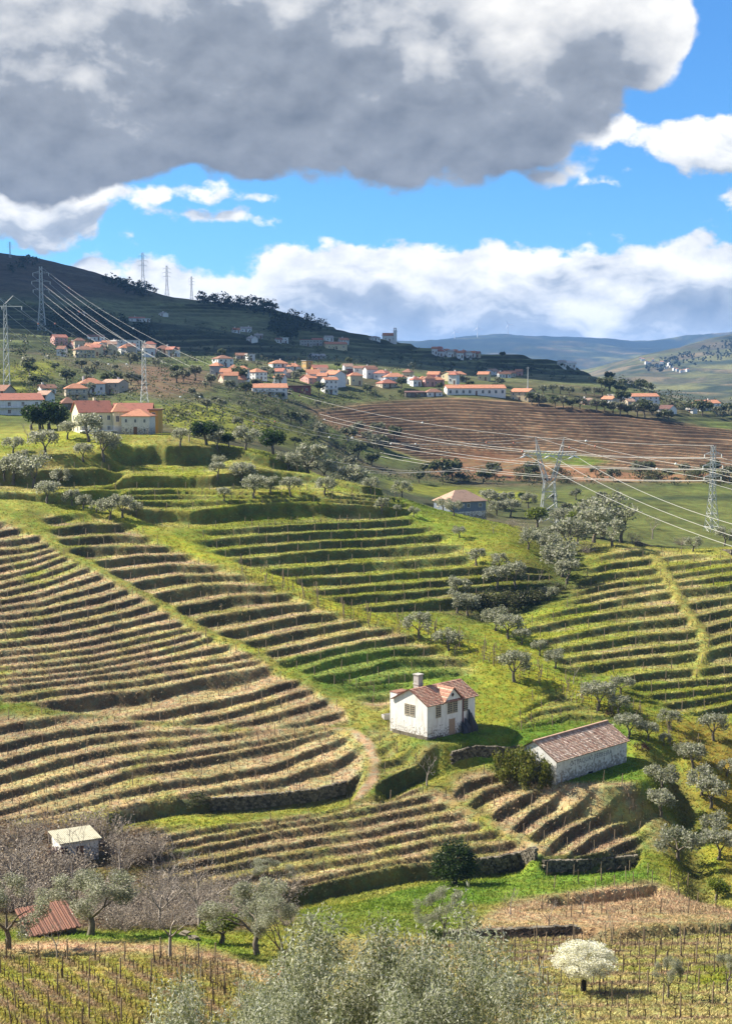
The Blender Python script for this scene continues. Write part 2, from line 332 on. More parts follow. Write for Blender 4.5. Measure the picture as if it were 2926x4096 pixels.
M1 = Region('middle', [(170, 2060), (420, 2055), (530, 2095), (658, 2165), (811, 2228), (955, 2283), (1126, 2337), (1261, 2409), (1463, 2480), (1600, 2520), (1733, 2565), (1900, 2640), (1880, 2690), (1610, 2720), (1430, 2760), (1230, 2690), (1117, 2665), (1036, 2602), (955, 2557), (856, 2530), (739, 2467), (649, 2404), (513, 2332), (432, 2287), (360, 2242), (270, 2205)],
    [(0, [(225, 2110), (360, 2092), (513, 2096)]), (1, [(279, 2150), (450, 2136), (577, 2141)]), (2, [(306, 2186), (450, 2173), (613, 2177)]), (3, [(396, 2234), (540, 2213), (748, 2210)]), (4, [(468, 2267), (676, 2249), (865, 2254)]),
     (5, [(522, 2315), (721, 2287), (991, 2288)]), (6, [(595, 2362), (811, 2322), (1126, 2326)]), (7, [(748, 2403), (946, 2362), (1189, 2353)]), (8, [(829, 2452), (1036, 2407), (1288, 2389)]), (9, [(946, 2493), (1171, 2443), (1378, 2421)]),
     (10, [(982, 2542), (1171, 2502), (1463, 2452)]), (11, [(1045, 2583), (1261, 2538), (1463, 2493), (1562, 2484)]), (12, [(1090, 2616), (1463, 2536), (1634, 2510)]), (13, [(1200, 2650), (1351, 2598), (1463, 2574), (1670, 2556)]),
     (14, [(1290, 2665), (1480, 2630), (1580, 2600), (1778, 2600)]), (15, [(1400, 2690), (1600, 2655), (1760, 2640), (1850, 2645)]), (16, [(1400, 2715), (1600, 2700), (1904, 2690)])], 205, 300, dry=0.42)
M2 = Region('ridge', [(800, 2125), (1100, 2075), (1463, 2062), (1589, 2060), (1700, 2100), (1800, 2150), (1900, 2240), (2000, 2275), (2120, 2245), (2205, 2270), (2190, 2330), (2049, 2385), (1877, 2430), (1700, 2450), (1463, 2440), (1297, 2395), (1126, 2310), (955, 2255), (811, 2200)],
    [(0, [(1135, 2100), (1463, 2083), (1589, 2078)]), (1, [(784, 2155), (1081, 2132), (1463, 2114), (1640, 2106)]), (2, [(829, 2195), (1171, 2168), (1463, 2150), (1697, 2134)]), (3, [(910, 2231), (1171, 2204), (1463, 2186), (1796, 2170)]),
     (4, [(1036, 2267), (1261, 2254), (1463, 2240), (1796, 2215)]), (5, [(1126, 2304), (1463, 2289), (1868, 2256), (2000, 2250)]), (6, [(1297, 2344), (1463, 2327), (1940, 2292), (2100, 2270)]), (7, [(1490, 2359), (1976, 2320), (2120, 2295)]),
     (8, [(1600, 2392), (1976, 2350), (2184, 2315)]), (9, [(1700, 2435), (1877, 2425), (2049, 2380), (2197, 2330)])], 235, 308, dry=0.12)
CC = Region('right', [(2364, 2235), (2500, 2190), (2926, 2225), (4200, 2300), (4200, 2900), (2926, 2860), (2724, 2850), (2562, 2765), (2445, 2700), (2256, 2672), (2170, 2590), (2080, 2530), (2094, 2495), (2274, 2420)],
    [(0, [(2364, 2260), (2616, 2233), (2926, 2200)]), (2, [(2364, 2341), (2634, 2305), (2926, 2262)]), (4, [(2274, 2431), (2454, 2395), (2679, 2359), (2926, 2330)]), (5, [(2094, 2505), (2274, 2470), (2544, 2427), (2742, 2405), (2926, 2380)]),
     (6, [(2148, 2549), (2364, 2504), (2751, 2455), (2926, 2425)]), (7, [(2184, 2585), (2454, 2540), (2778, 2503), (2926, 2470)]), (8, [(2230, 2621), (2544, 2580), (2796, 2550), (2926, 2515)]), (9, [(2256, 2657), (2454, 2626), (2805, 2590), (2926, 2560)]),
     (10, [(2445, 2690), (2634, 2666), (2926, 2639)]), (11, [(2499, 2722), (2926, 2684)]), (12, [(2562, 2756), (2926, 2718)]), (13, [(2640, 2790), (2926, 2745)]), (14, [(2724, 2828), (2926, 2785)]), (15, [(2800, 2860), (2926, 2835)])], 210, 305, dry=0.18)
TL = Region('top left', [(-1400, 1850), (0, 1830), (300, 1835), (480, 1800), (470, 1990), (300, 2020), (100, 1990), (-1400, 2000)],
    [(0, [(0, 1800), (300, 1805)]), (1, [(0, 1871), (180, 1876), (369, 1871)]), (2, [(0, 1960), (200, 1965), (420, 1950)]), (3, [(0, 2040), (200, 2040), (420, 2030)])], 285, 345, w=0.09, amp=1.2, dry=0.1)
TT = Region('top', [(470, 1740), (1000, 1740), (1180, 1800), (1440, 1900), (1600, 1990), (1640, 2050), (1463, 2066), (1100, 2080), (830, 2120), (620, 2100), (480, 2040), (400, 1990), (430, 1850)],
    [(0, [(459, 1781), (631, 1777), (901, 1786), (1009, 1810), (1200, 1850)]), (1, [(432, 1903), (847, 1900), (1027, 1871), (1200, 1890), (1400, 1930)]), (2, [(405, 1957), (700, 1952), (1010, 1962), (1250, 1960), (1440, 1975)]), (3, [(440, 1975), (700, 1972), (1010, 1975), (1250, 1970), (1440, 1982)]), (4, [(460, 1992), (700, 1996), (1010, 1988), (1250, 1981), (1440, 1993)]),
     (5, [(480, 2015), (766, 2029), (991, 2000), (1216, 1992), (1441, 2006), (1600, 2020)]), (6, [(480, 2090), (766, 2110), (991, 2090), (1216, 2080), (1441, 2070), (1600, 2066)])], 288, 352, w=0.09, amp=1.2, dry=0.12)
M3 = Region('house right', [(2085, 2790), (2200, 2755), (2330, 2790), (2450, 2840), (2480, 2895), (2300, 2905), (2060, 2925)],
    [(-1, [(2103, 2770), (2202, 2740), (2300, 2745)]), (0, [(2103, 2825), (2202, 2778), (2300, 2775)]), (1, [(2094, 2872), (2148, 2838), (2319, 2812), (2400, 2818)]), (2, [(2094, 2893), (2220, 2866), (2274, 2850), (2418, 2853)]), (3, [(2067, 2915), (2184, 2902), (2445, 2890)])], 195, 230, dry=0.1, amp=0.9)
H1 = Region('house left', [(1490, 2905), (1600, 2890), (1650, 2940), (1740, 2990), (1790, 3000), (1640, 3070), (1520, 3110), (1510, 3000)],
    [(0, [(1500, 2945), (1620, 2915)]), (1, [(1500, 2990), (1680, 2955)]), (2, [(1500, 3045), (1760, 2995)]), (3, [(1500, 3110), (1780, 3030)])], 185, 215, dry=0.35)
H2 = Region('house back', [(1230, 2700), (1420, 2765), (1500, 2840), (1580, 2800), (1620, 2740), (1640, 2700), (1480, 2700), (1330, 2690)],
    [(0, [(1230, 2700), (1600, 2690)]), (1, [(1300, 2745), (1600, 2728)]), (2, [(1350, 2785), (1600, 2768)]), (3, [(1400, 2830), (1600, 2810)])], 200, 240, dry=0.35)
REG = [L1, L2, L3, R1, M1, M2, CC, TL, TT, M3, H1, H2]
# banks and walls higher than a terrace step: lip line, drop in metres, rows over which the ground comes back
BANKS = [([(430, 3250), (540, 3226), (721, 3190), (991, 3182), (1261, 3152), (1400, 3118), (1450, 3080)], 1.9, 110),
         ([(900, 3600), (1153, 3556), (1369, 3506), (1621, 3452), (1982, 3422), (2130, 3390)], 2.2, 120),
         ([(2150, 3418), (2300, 3416), (2545, 3398), (2570, 3380)], 2.4, 90),
         ([(2180, 3590), (2400, 3562), (2640, 3536)], 1.5, 50),
         ([(1500, 3136), (1607, 3088), (1796, 3008), (1900, 2975), (2040, 2947), (2070, 2935)], 2.4, 90),
         ([(1700, 3722), (1778, 3719), (2274, 3700), (2436, 3716), (2926, 3690), (3300, 3680)], 1.0, 60)]

# --- the sheet of ground: rows by distance, columns by direction
def seq(*parts):
    r = []
    for a, b, s in parts: r.append(np.arange(a, b, s))
    return np.concatenate(r)
ROWS = np.concatenate([seq((-60, 84, 4), (84, 160, 0.55), (160, 350, 0.28), (350, 560, 1.1), (560, 770, 0.9), (770, 1500, 3.0), (1500, 3000, 30)), 3000 * 1.012 ** np.arange(0, 130)])
COLS = np.concatenate([np.linspace(-0.62, -0.275, 40, endpoint=False), np.arange(-0.275, 0.275, 0.00148), np.linspace(0.2755, 0.62, 40)])
NR, NC = len(ROWS), len(COLS)
GA, GY = np.meshgrid(COLS, ROWS)
GX = GA * np.maximum(GY, 62.0)
a_eff = GX / np.maximum(GY, 62.0)
# evaluate the base on a coarser set of columns, then fill in
cc = np.linspace(-0.62, 0.62, 200)
_A2, _Y2 = np.meshgrid(cc, ROWS); _T2 = base_t(_A2, np.maximum(_Y2, 62.0))
GT = np.empty_like(GX)
for i in range(NR): GT[i] = np.interp(COLS, cc, _T2[i])
zn = np.interp(ROWS, [-60, -3, 3, 18, 30, 60, 92], [4, -1.6, -1.8, -13, -19.5, -31.5, -40.4])[:, None]
k = np.clip((GY - 66) / 26, 0, 1); k = k * k * (3 - 2 * k)
ZB = zn * (1 - k) + GT * GY * k
# broad unevenness of the land
ZB += (fbm(GX, GY, 26, 3, 3) * 0.9 * np.clip((GY - 80) / 60, 0, 1) * np.clip((380 - GY) / 60, 0.0, 1)
       + fbm(GX, GY, 90, 5, 4) * np.clip((GY - 380) / 200, 0, 1) * np.clip(GY / 500, 0, 3.0) * 2.2
       + fbm(GX, GY, 900, 8, 5) * np.clip((GY - 2000) / 2000, 0, 1) * 55)
GU, GV = to_pix(GX, np.maximum(GY, 5), ZB)
def blur(m, n=2, it=2):
    m = m.astype(np.float32)
    for _ in range(it):
        a = np.pad(m, ((n, n), (0, 0)), 'edge'); c = np.cumsum(a, 0); c = np.vstack([np.zeros((1, c.shape[1])), c]); m = (c[2 * n + 1:] - c[:-(2 * n + 1)]) / (2 * n + 1)
        a = np.pad(m, ((0, 0), (n, n)), 'edge'); c = np.cumsum(a, 1); c = np.hstack([np.zeros((c.shape[0], 1)), c]); m = (c[:, 2 * n + 1:] - c[:, :-(2 * n + 1)]) / (2 * n + 1)
    return m
near = (GY > 84) & (GY < 365)
track = {}
def band(pl, half, y0, y1, sv=2.2):
    r = np.zeros(GX.shape, np.float32); rows = (ROWS > y0) & (ROWS < y1)
    d = line_dist(pl, GU[rows], GV[rows], sv)
    r[rows] = np.clip(1.35 - d / half, 0, 1); return r
T1 = band(P1, 26, 200, 305); T2 = band(P2, 46, 205, 305); T3 = band(P3, 26, 175, 212); T4 = band(P4, 24, 215, 305); T5 = band(P5, 34, 165, 200)
FLAT = np.maximum.reduce([T1, T2, T3 * 1.0, T4, T5])
for pl, wd, k_ in ((GULLY, 60, 1), (STREAM, 55, 1)):
    pass
GUL = band(GULLY, 75, 225, 320, 2.0); STR = band(STREAM, 36, 160, 216, 1.2)
ZT = ZB.copy()
RISER = np.zeros_like(ZB); DRY = np.zeros_like(ZB); INREG = np.zeros_like(ZB); LIP = np.zeros_like(ZB)
rs = np.where((ROWS > 155) & (ROWS < 366))[0]; r0, r1 = rs[0], rs[-1] + 1
sx, sy, su, sv_, sb = GX[r0:r1], GY[r0:r1], GU[r0:r1], GV[r0:r1], ZB[r0:r1]
jit = fbm(sx, sy, 9.0, 21, 3)
for R in REG:
    m = poly_in(R.poly, su, sv_) & (sy > R.y0) & (sy < R.y1)
    p = R.phase(su, sv_) + jit * (0.05 if R.name in ('top', 'top left') else 0.15) + vnoise(sx, sy, 1.5, 31) * 0.045
    dpy, dpx_ = np.gradient(p); dzy, dzx = np.gradient(sb)
    ry = np.gradient(sy, axis=0); cx = np.gradient(sx, axis=1)
    pgx, pgy = dpx_ / cx, dpy / ry; zgx, zgy = dzx / cx, dzy / ry
    D = blur(np.clip(-(pgx * zgx + pgy * zgy) / (pgx ** 2 + pgy ** 2 + 1e-6), R.dmin, 4.0), 6, 2) * R.amp
    R.meanD = float(np.mean(D[m])) if m.any() else 0
    f = p - np.floor(p)
    w = R.w * (1 + 0.25 * fbm(sx, sy, 14, 44, 2))
    q = np.clip(f / w, 0, 1); pr = 0.93 * (q * q * (3 - 2 * q)) + 0.07 * f
    mm = blur(m, 3, 2) * (1 - np.clip(FLAT[r0:r1] * 1.0, 0, 1))
    ZT[r0:r1] += mm * D * (f - pr)
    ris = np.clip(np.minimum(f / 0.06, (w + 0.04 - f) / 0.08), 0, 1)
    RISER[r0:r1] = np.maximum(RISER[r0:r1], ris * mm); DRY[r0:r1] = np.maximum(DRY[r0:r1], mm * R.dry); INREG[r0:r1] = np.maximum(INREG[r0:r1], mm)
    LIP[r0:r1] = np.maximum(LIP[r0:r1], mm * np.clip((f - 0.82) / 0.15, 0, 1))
def bank_weight(pl, back, u, v):
    p = np.asarray(pl, float); s_ = v - np.interp(u, p[:, 0], p[:, 1])
    e = np.clip(np.minimum(u - p[0, 0], p[-1, 0] - u) / 45.0, 0, 1)
    return np.clip(s_ / 7.0, 0, 1) * np.clip((back - s_) / (back - 12.0), 0, 1) * e * (s_ > 0)
BANKM = np.zeros_like(ZB)
for pl, drop, back in BANKS:
    b_ = np.zeros_like(ZB); rr = (ROWS > 110) & (ROWS < 215)
    b_[rr] = bank_weight(pl, back, GU[rr], GV[rr] + fbm(GX[rr], GY[rr], 7, 47, 3) * 9)
    ZT -= b_ * drop
    s_ = GV[rr] - np.interp(GU[rr], [q[0] for q in pl], [q[1] for q in pl])
    BANKM[rr] = np.maximum(BANKM[rr], np.where((s_ > -3) & (s_ < 14) & (GU[rr] > pl[0][0]) & (GU[rr] < pl[-1][0]), 1, 0))
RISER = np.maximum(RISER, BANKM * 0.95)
GUL = blur(GUL, 9, 2); STR = blur(STR, 5, 2)
ZT -= GUL * 2.6 + STR * 2.6
# brown hill beyond the valley: contour terraces
BH = [(1250, 1640), (1500, 1610), (1780, 1590), (2050, 1600), (2400, 1640), (2700, 1690), (2926, 1720), (4300, 1800), (4300, 1890), (2926, 1870), (2600, 1890), (2200, 1840), (1900, 1830), (1700, 1840), (1560, 1790), (1400, 1740), (1290, 1690)]
rb = np.where((ROWS > 540) & (ROWS < 800))[0]; b0, b1 = rb[0], rb[-1] + 1
bu, bv = GU[b0:b1], GV[b0:b1]
BHM = blur(poly_in(BH, bu, bv), 3, 2)
shape = np.interp(bu, [1250, 1500, 1800, 2100, 2400, 2926, 3600], [34, 8, 0, 6, 26, 62, 90])
pb = (bv - shape) / 11.5 + fbm(GX[b0:b1], GY[b0:b1], 40, 61, 3) * 1.1
fb_ = pb - np.floor(pb); q = np.clip(fb_ / 0.4, 0, 1)
ZT[b0:b1] += BHM * 1.9 * (fb_ - q * q * (3 - 2 * q))
RISER[b0:b1] = np.maximum(RISER[b0:b1], BHM * np.clip(np.minimum(fb_ / 0.1, (0.45 - fb_) / 0.1), 0, 1))
BROWN = np.zeros_like(ZB); BROWN[b0:b1] = BHM
# valley slopes, the village hillside and the mountain: terraces by height
rm = np.where((ROWS > 385) & (ROWS < 1500))[0]; m0, m1 = rm[0], rm[-1] + 1
zz = ZB[m0:m1] + fbm(GX[m0:m1], GY[m0:m1], 120, 71, 3) * 7
step = np.where(GY[m0:m1] > 760, 4.2, 2.4)
pm = -zz / step; fm = pm - np.floor(pm); q = np.clip(fm / 0.35, 0, 1)
wood = np.clip((fbm(GX[m0:m1], GY[m0:m1], 150, 91, 3) - 0.05) * 6, 0, 1)
MTM = np.clip((GY[m0:m1] - 385) / 40, 0, 1) * (1 - BROWN[m0:m1]) * np.clip((1450 - GY[m0:m1]) / 100, 0, 1)
MTM = MTM * np.where((GV[m0:m1] > 1990) & (GU[m0:m1] > 1500), 0.15, 1.0)
MTM = MTM * np.clip(np.where(GY[m0:m1] > 760, 0.85, 0.6) + 1.7 * fbm(GX[m0:m1], GY[m0:m1], 130, 77, 3), 0.0, 1.0) * np.where((GY[m0:m1] > 800) & (GV[m0:m1] < 1215), 0.1, 1.0)
ZT[m0:m1] += MTM * step * 0.75 * (fm - q * q * (3 - 2 * q))
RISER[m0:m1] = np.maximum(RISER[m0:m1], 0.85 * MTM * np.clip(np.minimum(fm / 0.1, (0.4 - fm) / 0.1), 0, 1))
# small unevenness
fine = np.clip((GY - 84) / 30, 0, 1) * np.clip((700 - GY) / 300, 0, 1)
ZT += fine * (fbm(GX, GY, 2.2, 101, 3) * 0.16 + RNG.uniform(-1, 1, GX.shape) * (0.02 + 0.06 * RISER))
# level pads under the buildings: pixel of the middle, radius in metres, nearest distance
PADS = [(1772, 2925, 7.5, 190), (2330, 3075, 9.0, 180), (330, 3425, 4.5, 165), (540, 1735, 10, 335), (1830, 2045, 8, 300)]
_VB = (ZB / np.maximum(GY, 1.0))
for u_, v_, r_, ymin in PADS:
    a_, t_ = pix_to_at(u_, v_); j_ = int(np.searchsorted(COLS, a_)); i0_ = int(np.searchsorted(ROWS, ymin))
    i_ = i0_ + int(np.argmax(_VB[i0_:, j_] >= t_)); cx_, cy_, cz_ = GX[i_, j_], GY[i_, j_], ZB[i_, j_]
    d_ = np.hypot(GX - cx_, GY - cy_); k_ = np.clip((r_ * 1.35 - d_) / (r_ * 0.35), 0, 1)
    ZT = ZT * (1 - k_) + cz_ * k_; RISER = RISER * (1 - k_)
GZ = ZT

def ground_z(x, y):
    """height of the finished ground"""
    x = np.atleast_1d(np.asarray(x, float)); y = np.atleast_1d(np.asarray(y, float))
    i = np.clip(np.searchsorted(ROWS, y) - 1, 0, NR - 2); a = x / np.maximum(y, 62.0)
    j = np.clip(np.searchsorted(COLS, a) - 1, 0, NC - 2)
    fy = (y - ROWS[i]) / (ROWS[i + 1] - ROWS[i]); fx = (a - COLS[j]) / (COLS[j + 1] - COLS[j])
    return (GZ[i, j] * (1 - fx) + GZ[i, j + 1] * fx) * (1 - fy) + (GZ[i + 1, j] * (1 - fx) + GZ[i + 1, j + 1] * fx) * fy
_V = GZ / np.maximum(GY, 1.0)
def hit(u, v, y0=86.0, y1=13000.0):
    """where the sight line through a photograph pixel meets the ground, looking from y0 outwards"""
    a, t = pix_to_at(u, v)
    j = int(np.clip(np.searchsorted(COLS, a) - 1, 0, NC - 2)); fx = (a - COLS[j]) / (COLS[j + 1] - COLS[j])
    i0, i1 = np.searchsorted(ROWS, y0), np.searchsorted(ROWS, y1)
    col = _V[i0:i1, j] * (1 - fx) + _V[i0:i1, j + 1] * fx
    w = np.nonzero(col >= t)[0]
    if len(w) == 0: i = i1 - i0 - 1
    else: i = w[0]
    y = ROWS[i0 + i]
    if i > 0 and len(w) and col[i] > col[i - 1]:
        f = (t - col[i - 1]) / (col[i] - col[i - 1]); y = ROWS[i0 + i - 1] + f * (ROWS[i0 + i] - ROWS[i0 + i - 1])
    return Vector((a * y, y, float(ground_z(a * y, y)[0])))
def at(u, v, y):
    """the point at distance y on the sight line through a photograph pixel"""
    a, t = pix_to_at(u, v); return Vector((float(a) * y, y, float(t) * y))

# --- what grows or lies where (colours of grass, dry grass, soil)
def c3(*c): return np.array(c, float)
GRASS, LUSH, DRYG, SOIL, EARTH, DARKW, STRAW, BROWNS, VALE = c3(.185, .20, .026), c3(.095, .16, .018), c3(.345, .285, .155), c3(.33, .24, .165), c3(.115, .09, .056), c3(.028, .042, .018), c3(.26, .24, .07), c3(.17, .105, .068), c3(.068, .08, .03)
def blend(C, col, m): return C * (1 - m[..., None]) + np.asarray(col) * m[..., None]
n1 = fbm(GX, GY, 14, 201, 4); n2 = fbm(GX, GY, 3.0, 205, 3); n3 = fbm(GX, GY, 60, 207, 3)
C = np.zeros(GX.shape + (3,)) + GRASS
C = blend(C, STRAW, np.clip(n1 * 1.6 + 0.35, 0, 1) * 0.7)
C = blend(C, LUSH, np.clip(n3 * 1.5 - 0.05 + n2 * 0.6, 0, 1))
dry = np.clip(DRY * 1.15 + (n1 * 0.9 + n2 * 0.5) * np.clip(DRY * 3, 0, 1), 0, 1)
C = blend(C, DRYG, dry); C = blend(C, SOIL, np.clip(dry * (n2 * 1.8 + 0.3), 0, 0.8))
LC = np.clip(DRY * 1.6, 0, 1)[..., None]; LC = c3(.36, .31, .165) * LC + c3(.33, .33, .05) * (1 - LC)
C = blend(C, LC, LIP * np.clip(0.5 + n2 * 1.5, 0, 1) * 0.7)
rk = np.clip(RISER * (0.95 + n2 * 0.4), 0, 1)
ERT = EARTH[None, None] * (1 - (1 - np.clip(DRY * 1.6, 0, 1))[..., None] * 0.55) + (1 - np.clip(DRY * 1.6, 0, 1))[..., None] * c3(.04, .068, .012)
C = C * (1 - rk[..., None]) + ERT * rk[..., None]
# plots seen in the photograph
def plot(poly, col, y0, y1, amt=1.0, soft=3, vary=0.5):
    global C
    rr = (ROWS > y0) & (ROWS < y1)
    m = np.zeros(GX.shape, np.float32); m[rr] = poly_in(poly, GU[rr], GV[rr])
    m = blur(m, soft, 2) * amt * np.clip(1 + vary * (n2 + n1), 0, 1.2)
    C = blend(C, col, np.clip(m, 0, 1))
GB = (1 - np.clip(T2 + GUL + STR, 0, 1))
C = blend(C, STRAW * 0.9, np.clip(T1 * (0.7 + n2), 0, 1) * 0.7); C = blend(C, SOIL * 0.95, np.clip(T3 * (0.95 + n2), 0, 1)); C = blend(C, SOIL, np.clip(T5 * (0.7 + n2), 0, 1) * 0.8)
C = blend(C, GRASS * c3(1.25, 1.2, 1.0), np.clip(T2 * (0.8 + n2), 0, 1)); C = blend(C, STRAW, np.clip(T4 * (0.8 + n2), 0, 1))
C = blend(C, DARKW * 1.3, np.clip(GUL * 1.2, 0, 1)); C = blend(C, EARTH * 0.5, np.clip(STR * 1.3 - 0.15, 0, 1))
plot([(1560, 2500), (1740, 2560), (1960, 2640), (2160, 2720), (2200, 2800), (2060, 2900), (1900, 2960), (1830, 2880), (1930, 2740), (1900, 2660), (1680, 2560)], GRASS * c3(1.1, 1.1, 1), 195, 260, 0.85)
plot([(1600, 2990), (1900, 2920), (2080, 2900), (2200, 2860), (2480, 2880), (2560, 3050), (2640, 3300), (2620, 3450), (2560, 3400), (2570, 3200), (2230, 3160), (1830, 3010), (1640, 3030)], LUSH * 1.05, 165, 215, 0.9)
plot([(1100, 2640), (1500, 2560), (1650, 2580), (1850, 2680), (1900, 2720), (1500, 2790), (1330, 2790)], LUSH, 200, 250, 0.7)
plot([(2545, 3230), (2680, 3260), (2700, 3420), (2600, 3400)], SOIL * 0.9, 160, 195, 0.6)
plot([(2660, 2870), (2926, 2900), (4000, 2950), (4000, 3600), (2926, 3560), (2850, 3300), (2740, 3000)], STRAW * c3(.95, .8, .5), 160, 225, 0.85)
plot([(1750, 3470), (2200, 3430), (2600, 3440), (2650, 3540), (2400, 3600), (1850, 3620), (1460, 3640), (1480, 3600)], LUSH * 1.15, 140, 180, 0.85)
plot([(2050, 3600), (2600, 3520), (2926, 3640), (4000, 3700), (4000, 3710), (2926, 3690), (2300, 3740), (1800, 3740)], SOIL * c3(.95, .95, .85), 118, 172, 0.85)
plot([(1100, 3600), (1480, 3600), (1950, 3640), (1800, 3740), (1300, 3730)], LUSH * c3(1.0, .95, .9), 120, 175, 0.6)
plot([(-900, 3310), (300, 3280), (640, 3240), (640, 3560), (900, 3620), (1100, 3720), (400, 3720), (-900, 3720)], c3(.12, .085, .055), 126, 190, 0.9)
plot([(0, 3770), (400, 3762), (700, 3772), (900, 3812), (1150, 3930), (1100, 3950), (850, 3850), (600, 3815), (0, 3825), (-900, 3840), (-900, 3780)], SOIL * c3(1.1, 1.05, 1.0), 95, 130, 0.9)
plot([(240, 3735), (700, 3728), (900, 3765), (1150, 3880), (1220, 3900), (900, 3800), (700, 3762), (330, 3760)], LUSH * 1.3, 100, 134, 0.9)
plot([(0, 3830), (900, 3860), (1100, 3960), (700, 4200), (-900, 4200), (-900, 3850)], GRASS * c3(1.35, 1.12, 1.8), 80, 122, 0.8)
plot([(1200, 3760), (4000, 3700), (4000, 4200), (1200, 4200)], DRYG * c3(.9, .95, .75), 80, 138, 0.72, vary=1.3)
# the worked strips under the front vine rows
ROWS_L = [((-330 + i * 118, 3822 + 3 * i), (-330 + i * 118 + 470, 4200)) for i in range(11)] + [((640, 3830), (900, 3985)), ((780, 3850), (900, 3920))]
ROWS_R = [((1500 + 12 * i, v + 12), (3050, v - 8)) for i, v in enumerate((3755, 3778, 3803, 3830, 3860, 3895, 3932, 3975, 4022, 4075))]
fr_ = (ROWS > 80) & (ROWS < 140); strip = np.zeros_like(ZB)
for (A_, B_), hw in [(q, 17) for q in ROWS_L] + [(q, 7) for q in ROWS_R]:
    d_ = line_dist([A_, B_], GU[fr_], GV[fr_], 1.0); strip[fr_] = np.maximum(strip[fr_], np.clip(1.5 - d_ / hw, 0, 1))
C = blend(C, SOIL * c3(.62, .6, .55), np.clip(strip * (0.75 + n2 * 1.4), 0, 0.9))
# middle distance and beyond
mid = np.clip((GY - 365) / 25, 0, 1)
nm = fbm(GX, GY, 45, 301, 4); nm2 = fbm(GX, GY, 12, 303, 3)
CM = np.zeros_like(C) + VALE  # valley ground made browner, some cloud shade put into its colour
CM = blend(CM, c3(.10, .125, .03), np.clip(nm * 2.2, 0, 1)); CM = blend(CM, c3(.10, .075, .05), np.clip(-nm * 2.0 + nm2 * 0.6, 0, 1) * 0.8)
CM = blend(CM, DARKW, np.clip(nm2 * 2.2 - 0.35, 0, 1) * 0.9)
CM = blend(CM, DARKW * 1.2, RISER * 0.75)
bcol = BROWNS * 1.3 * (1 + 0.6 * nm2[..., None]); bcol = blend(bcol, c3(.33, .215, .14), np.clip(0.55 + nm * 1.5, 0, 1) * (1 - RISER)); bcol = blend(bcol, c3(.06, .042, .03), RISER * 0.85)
CM = CM * (1 - BROWN[..., None]) + bcol * BROWN[..., None]
C = C * (1 - mid[..., None]) + CM * mid[..., None]
plot([(1560, 1930), (1900, 1950), (2140, 1975), (2160, 2010), (1800, 1990), (1560, 1960)], GRASS * 0.85, 440, 620)
plot([(2250, 1960), (2926, 1960), (4000, 1980), (4000, 2180), (2926, 2180), (2480, 2160), (2440, 2080), (2260, 2010)], c3(.10, .115, .032), 380, 560, 0.95, vary=0.25)
plot([(2440, 1990), (2926, 1975), (4000, 1990), (4000, 2006), (2926, 2000), (2440, 2006)], DARKW, 400, 560, 0.8)
plot([(1700, 1850), (1900, 1790), (2200, 1850), (2600, 1900), (2926, 1890), (2926, 1930), (2000, 1920), (1720, 1900)], c3(.20, .105, .062), 500, 640, 0.9)
plot([(2120, 1800), (2300, 1815), (2450, 1845), (2300, 1862), (2150, 1830)], LUSH, 540, 680, 0.8)
plot([(0, 1460), (230, 1440), (225, 1500), (0, 1520)], GRASS, 400, 720, 0.9); plot([(0, 1530), (140, 1525), (150, 1570), (0, 1575)], GRASS, 400, 600, 0.9)
plot([(640, 1620), (900, 1610), (1050, 1650), (1150, 1700), (1000, 1760), (760, 1740), (640, 1680)], GRASS * 0.95, 380, 620, 0.9, vary=1.2)
plot([(1080, 1720), (1270, 1710), (1280, 1770), (1100, 1780)], GRASS * 0.75, 380, 600, 0.8)
plot([(500, 1470), (800, 1460), (840, 1560), (640, 1590), (520, 1560)], c3(.13, .08, .055), 420, 720, 0.8)
# the mountain and the far country
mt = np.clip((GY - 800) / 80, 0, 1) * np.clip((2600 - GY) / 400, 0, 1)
nn = fbm(GX, GY, 260, 401, 5); nn2 = fbm(GX, GY, 60, 405, 4)
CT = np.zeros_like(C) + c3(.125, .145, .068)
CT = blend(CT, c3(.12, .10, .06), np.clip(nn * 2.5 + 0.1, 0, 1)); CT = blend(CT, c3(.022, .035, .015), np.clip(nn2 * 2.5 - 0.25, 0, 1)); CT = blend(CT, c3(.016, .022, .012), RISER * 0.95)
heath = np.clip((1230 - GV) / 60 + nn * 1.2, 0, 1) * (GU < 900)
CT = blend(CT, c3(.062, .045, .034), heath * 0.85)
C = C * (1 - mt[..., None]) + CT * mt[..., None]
fr = np.clip((GY - 2300) / 500, 0, 1)
nf = fbm(GX, GY, 420, 501, 5); nf2 = fbm(GX, GY, 130, 505, 4)
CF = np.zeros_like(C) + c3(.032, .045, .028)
CF = blend(CF, c3(.14, .14, .06), np.clip(nf2 * 3 + nf, 0, 1)); CF = blend(CF, c3(.15, .12, .075), np.clip(-nf2 * 3 + nf * 1.5 - 0.1, 0, 1)); CF = blend(CF, c3(.012, .02, .012), np.clip(nf * 2.4 - 0.3 + (GY > 6500) * 1.2, 0, 1))  # farthest ridge darkened: cloud shade put into its forest colour
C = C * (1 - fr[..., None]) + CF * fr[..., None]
C = np.clip(C * (1 + 0.25 * fbm(GX, GY, 1.1, 601, 2)[..., None] * np.clip((500 - GY) / 200, 0, 1)[..., None]), 0.006, 0.5)

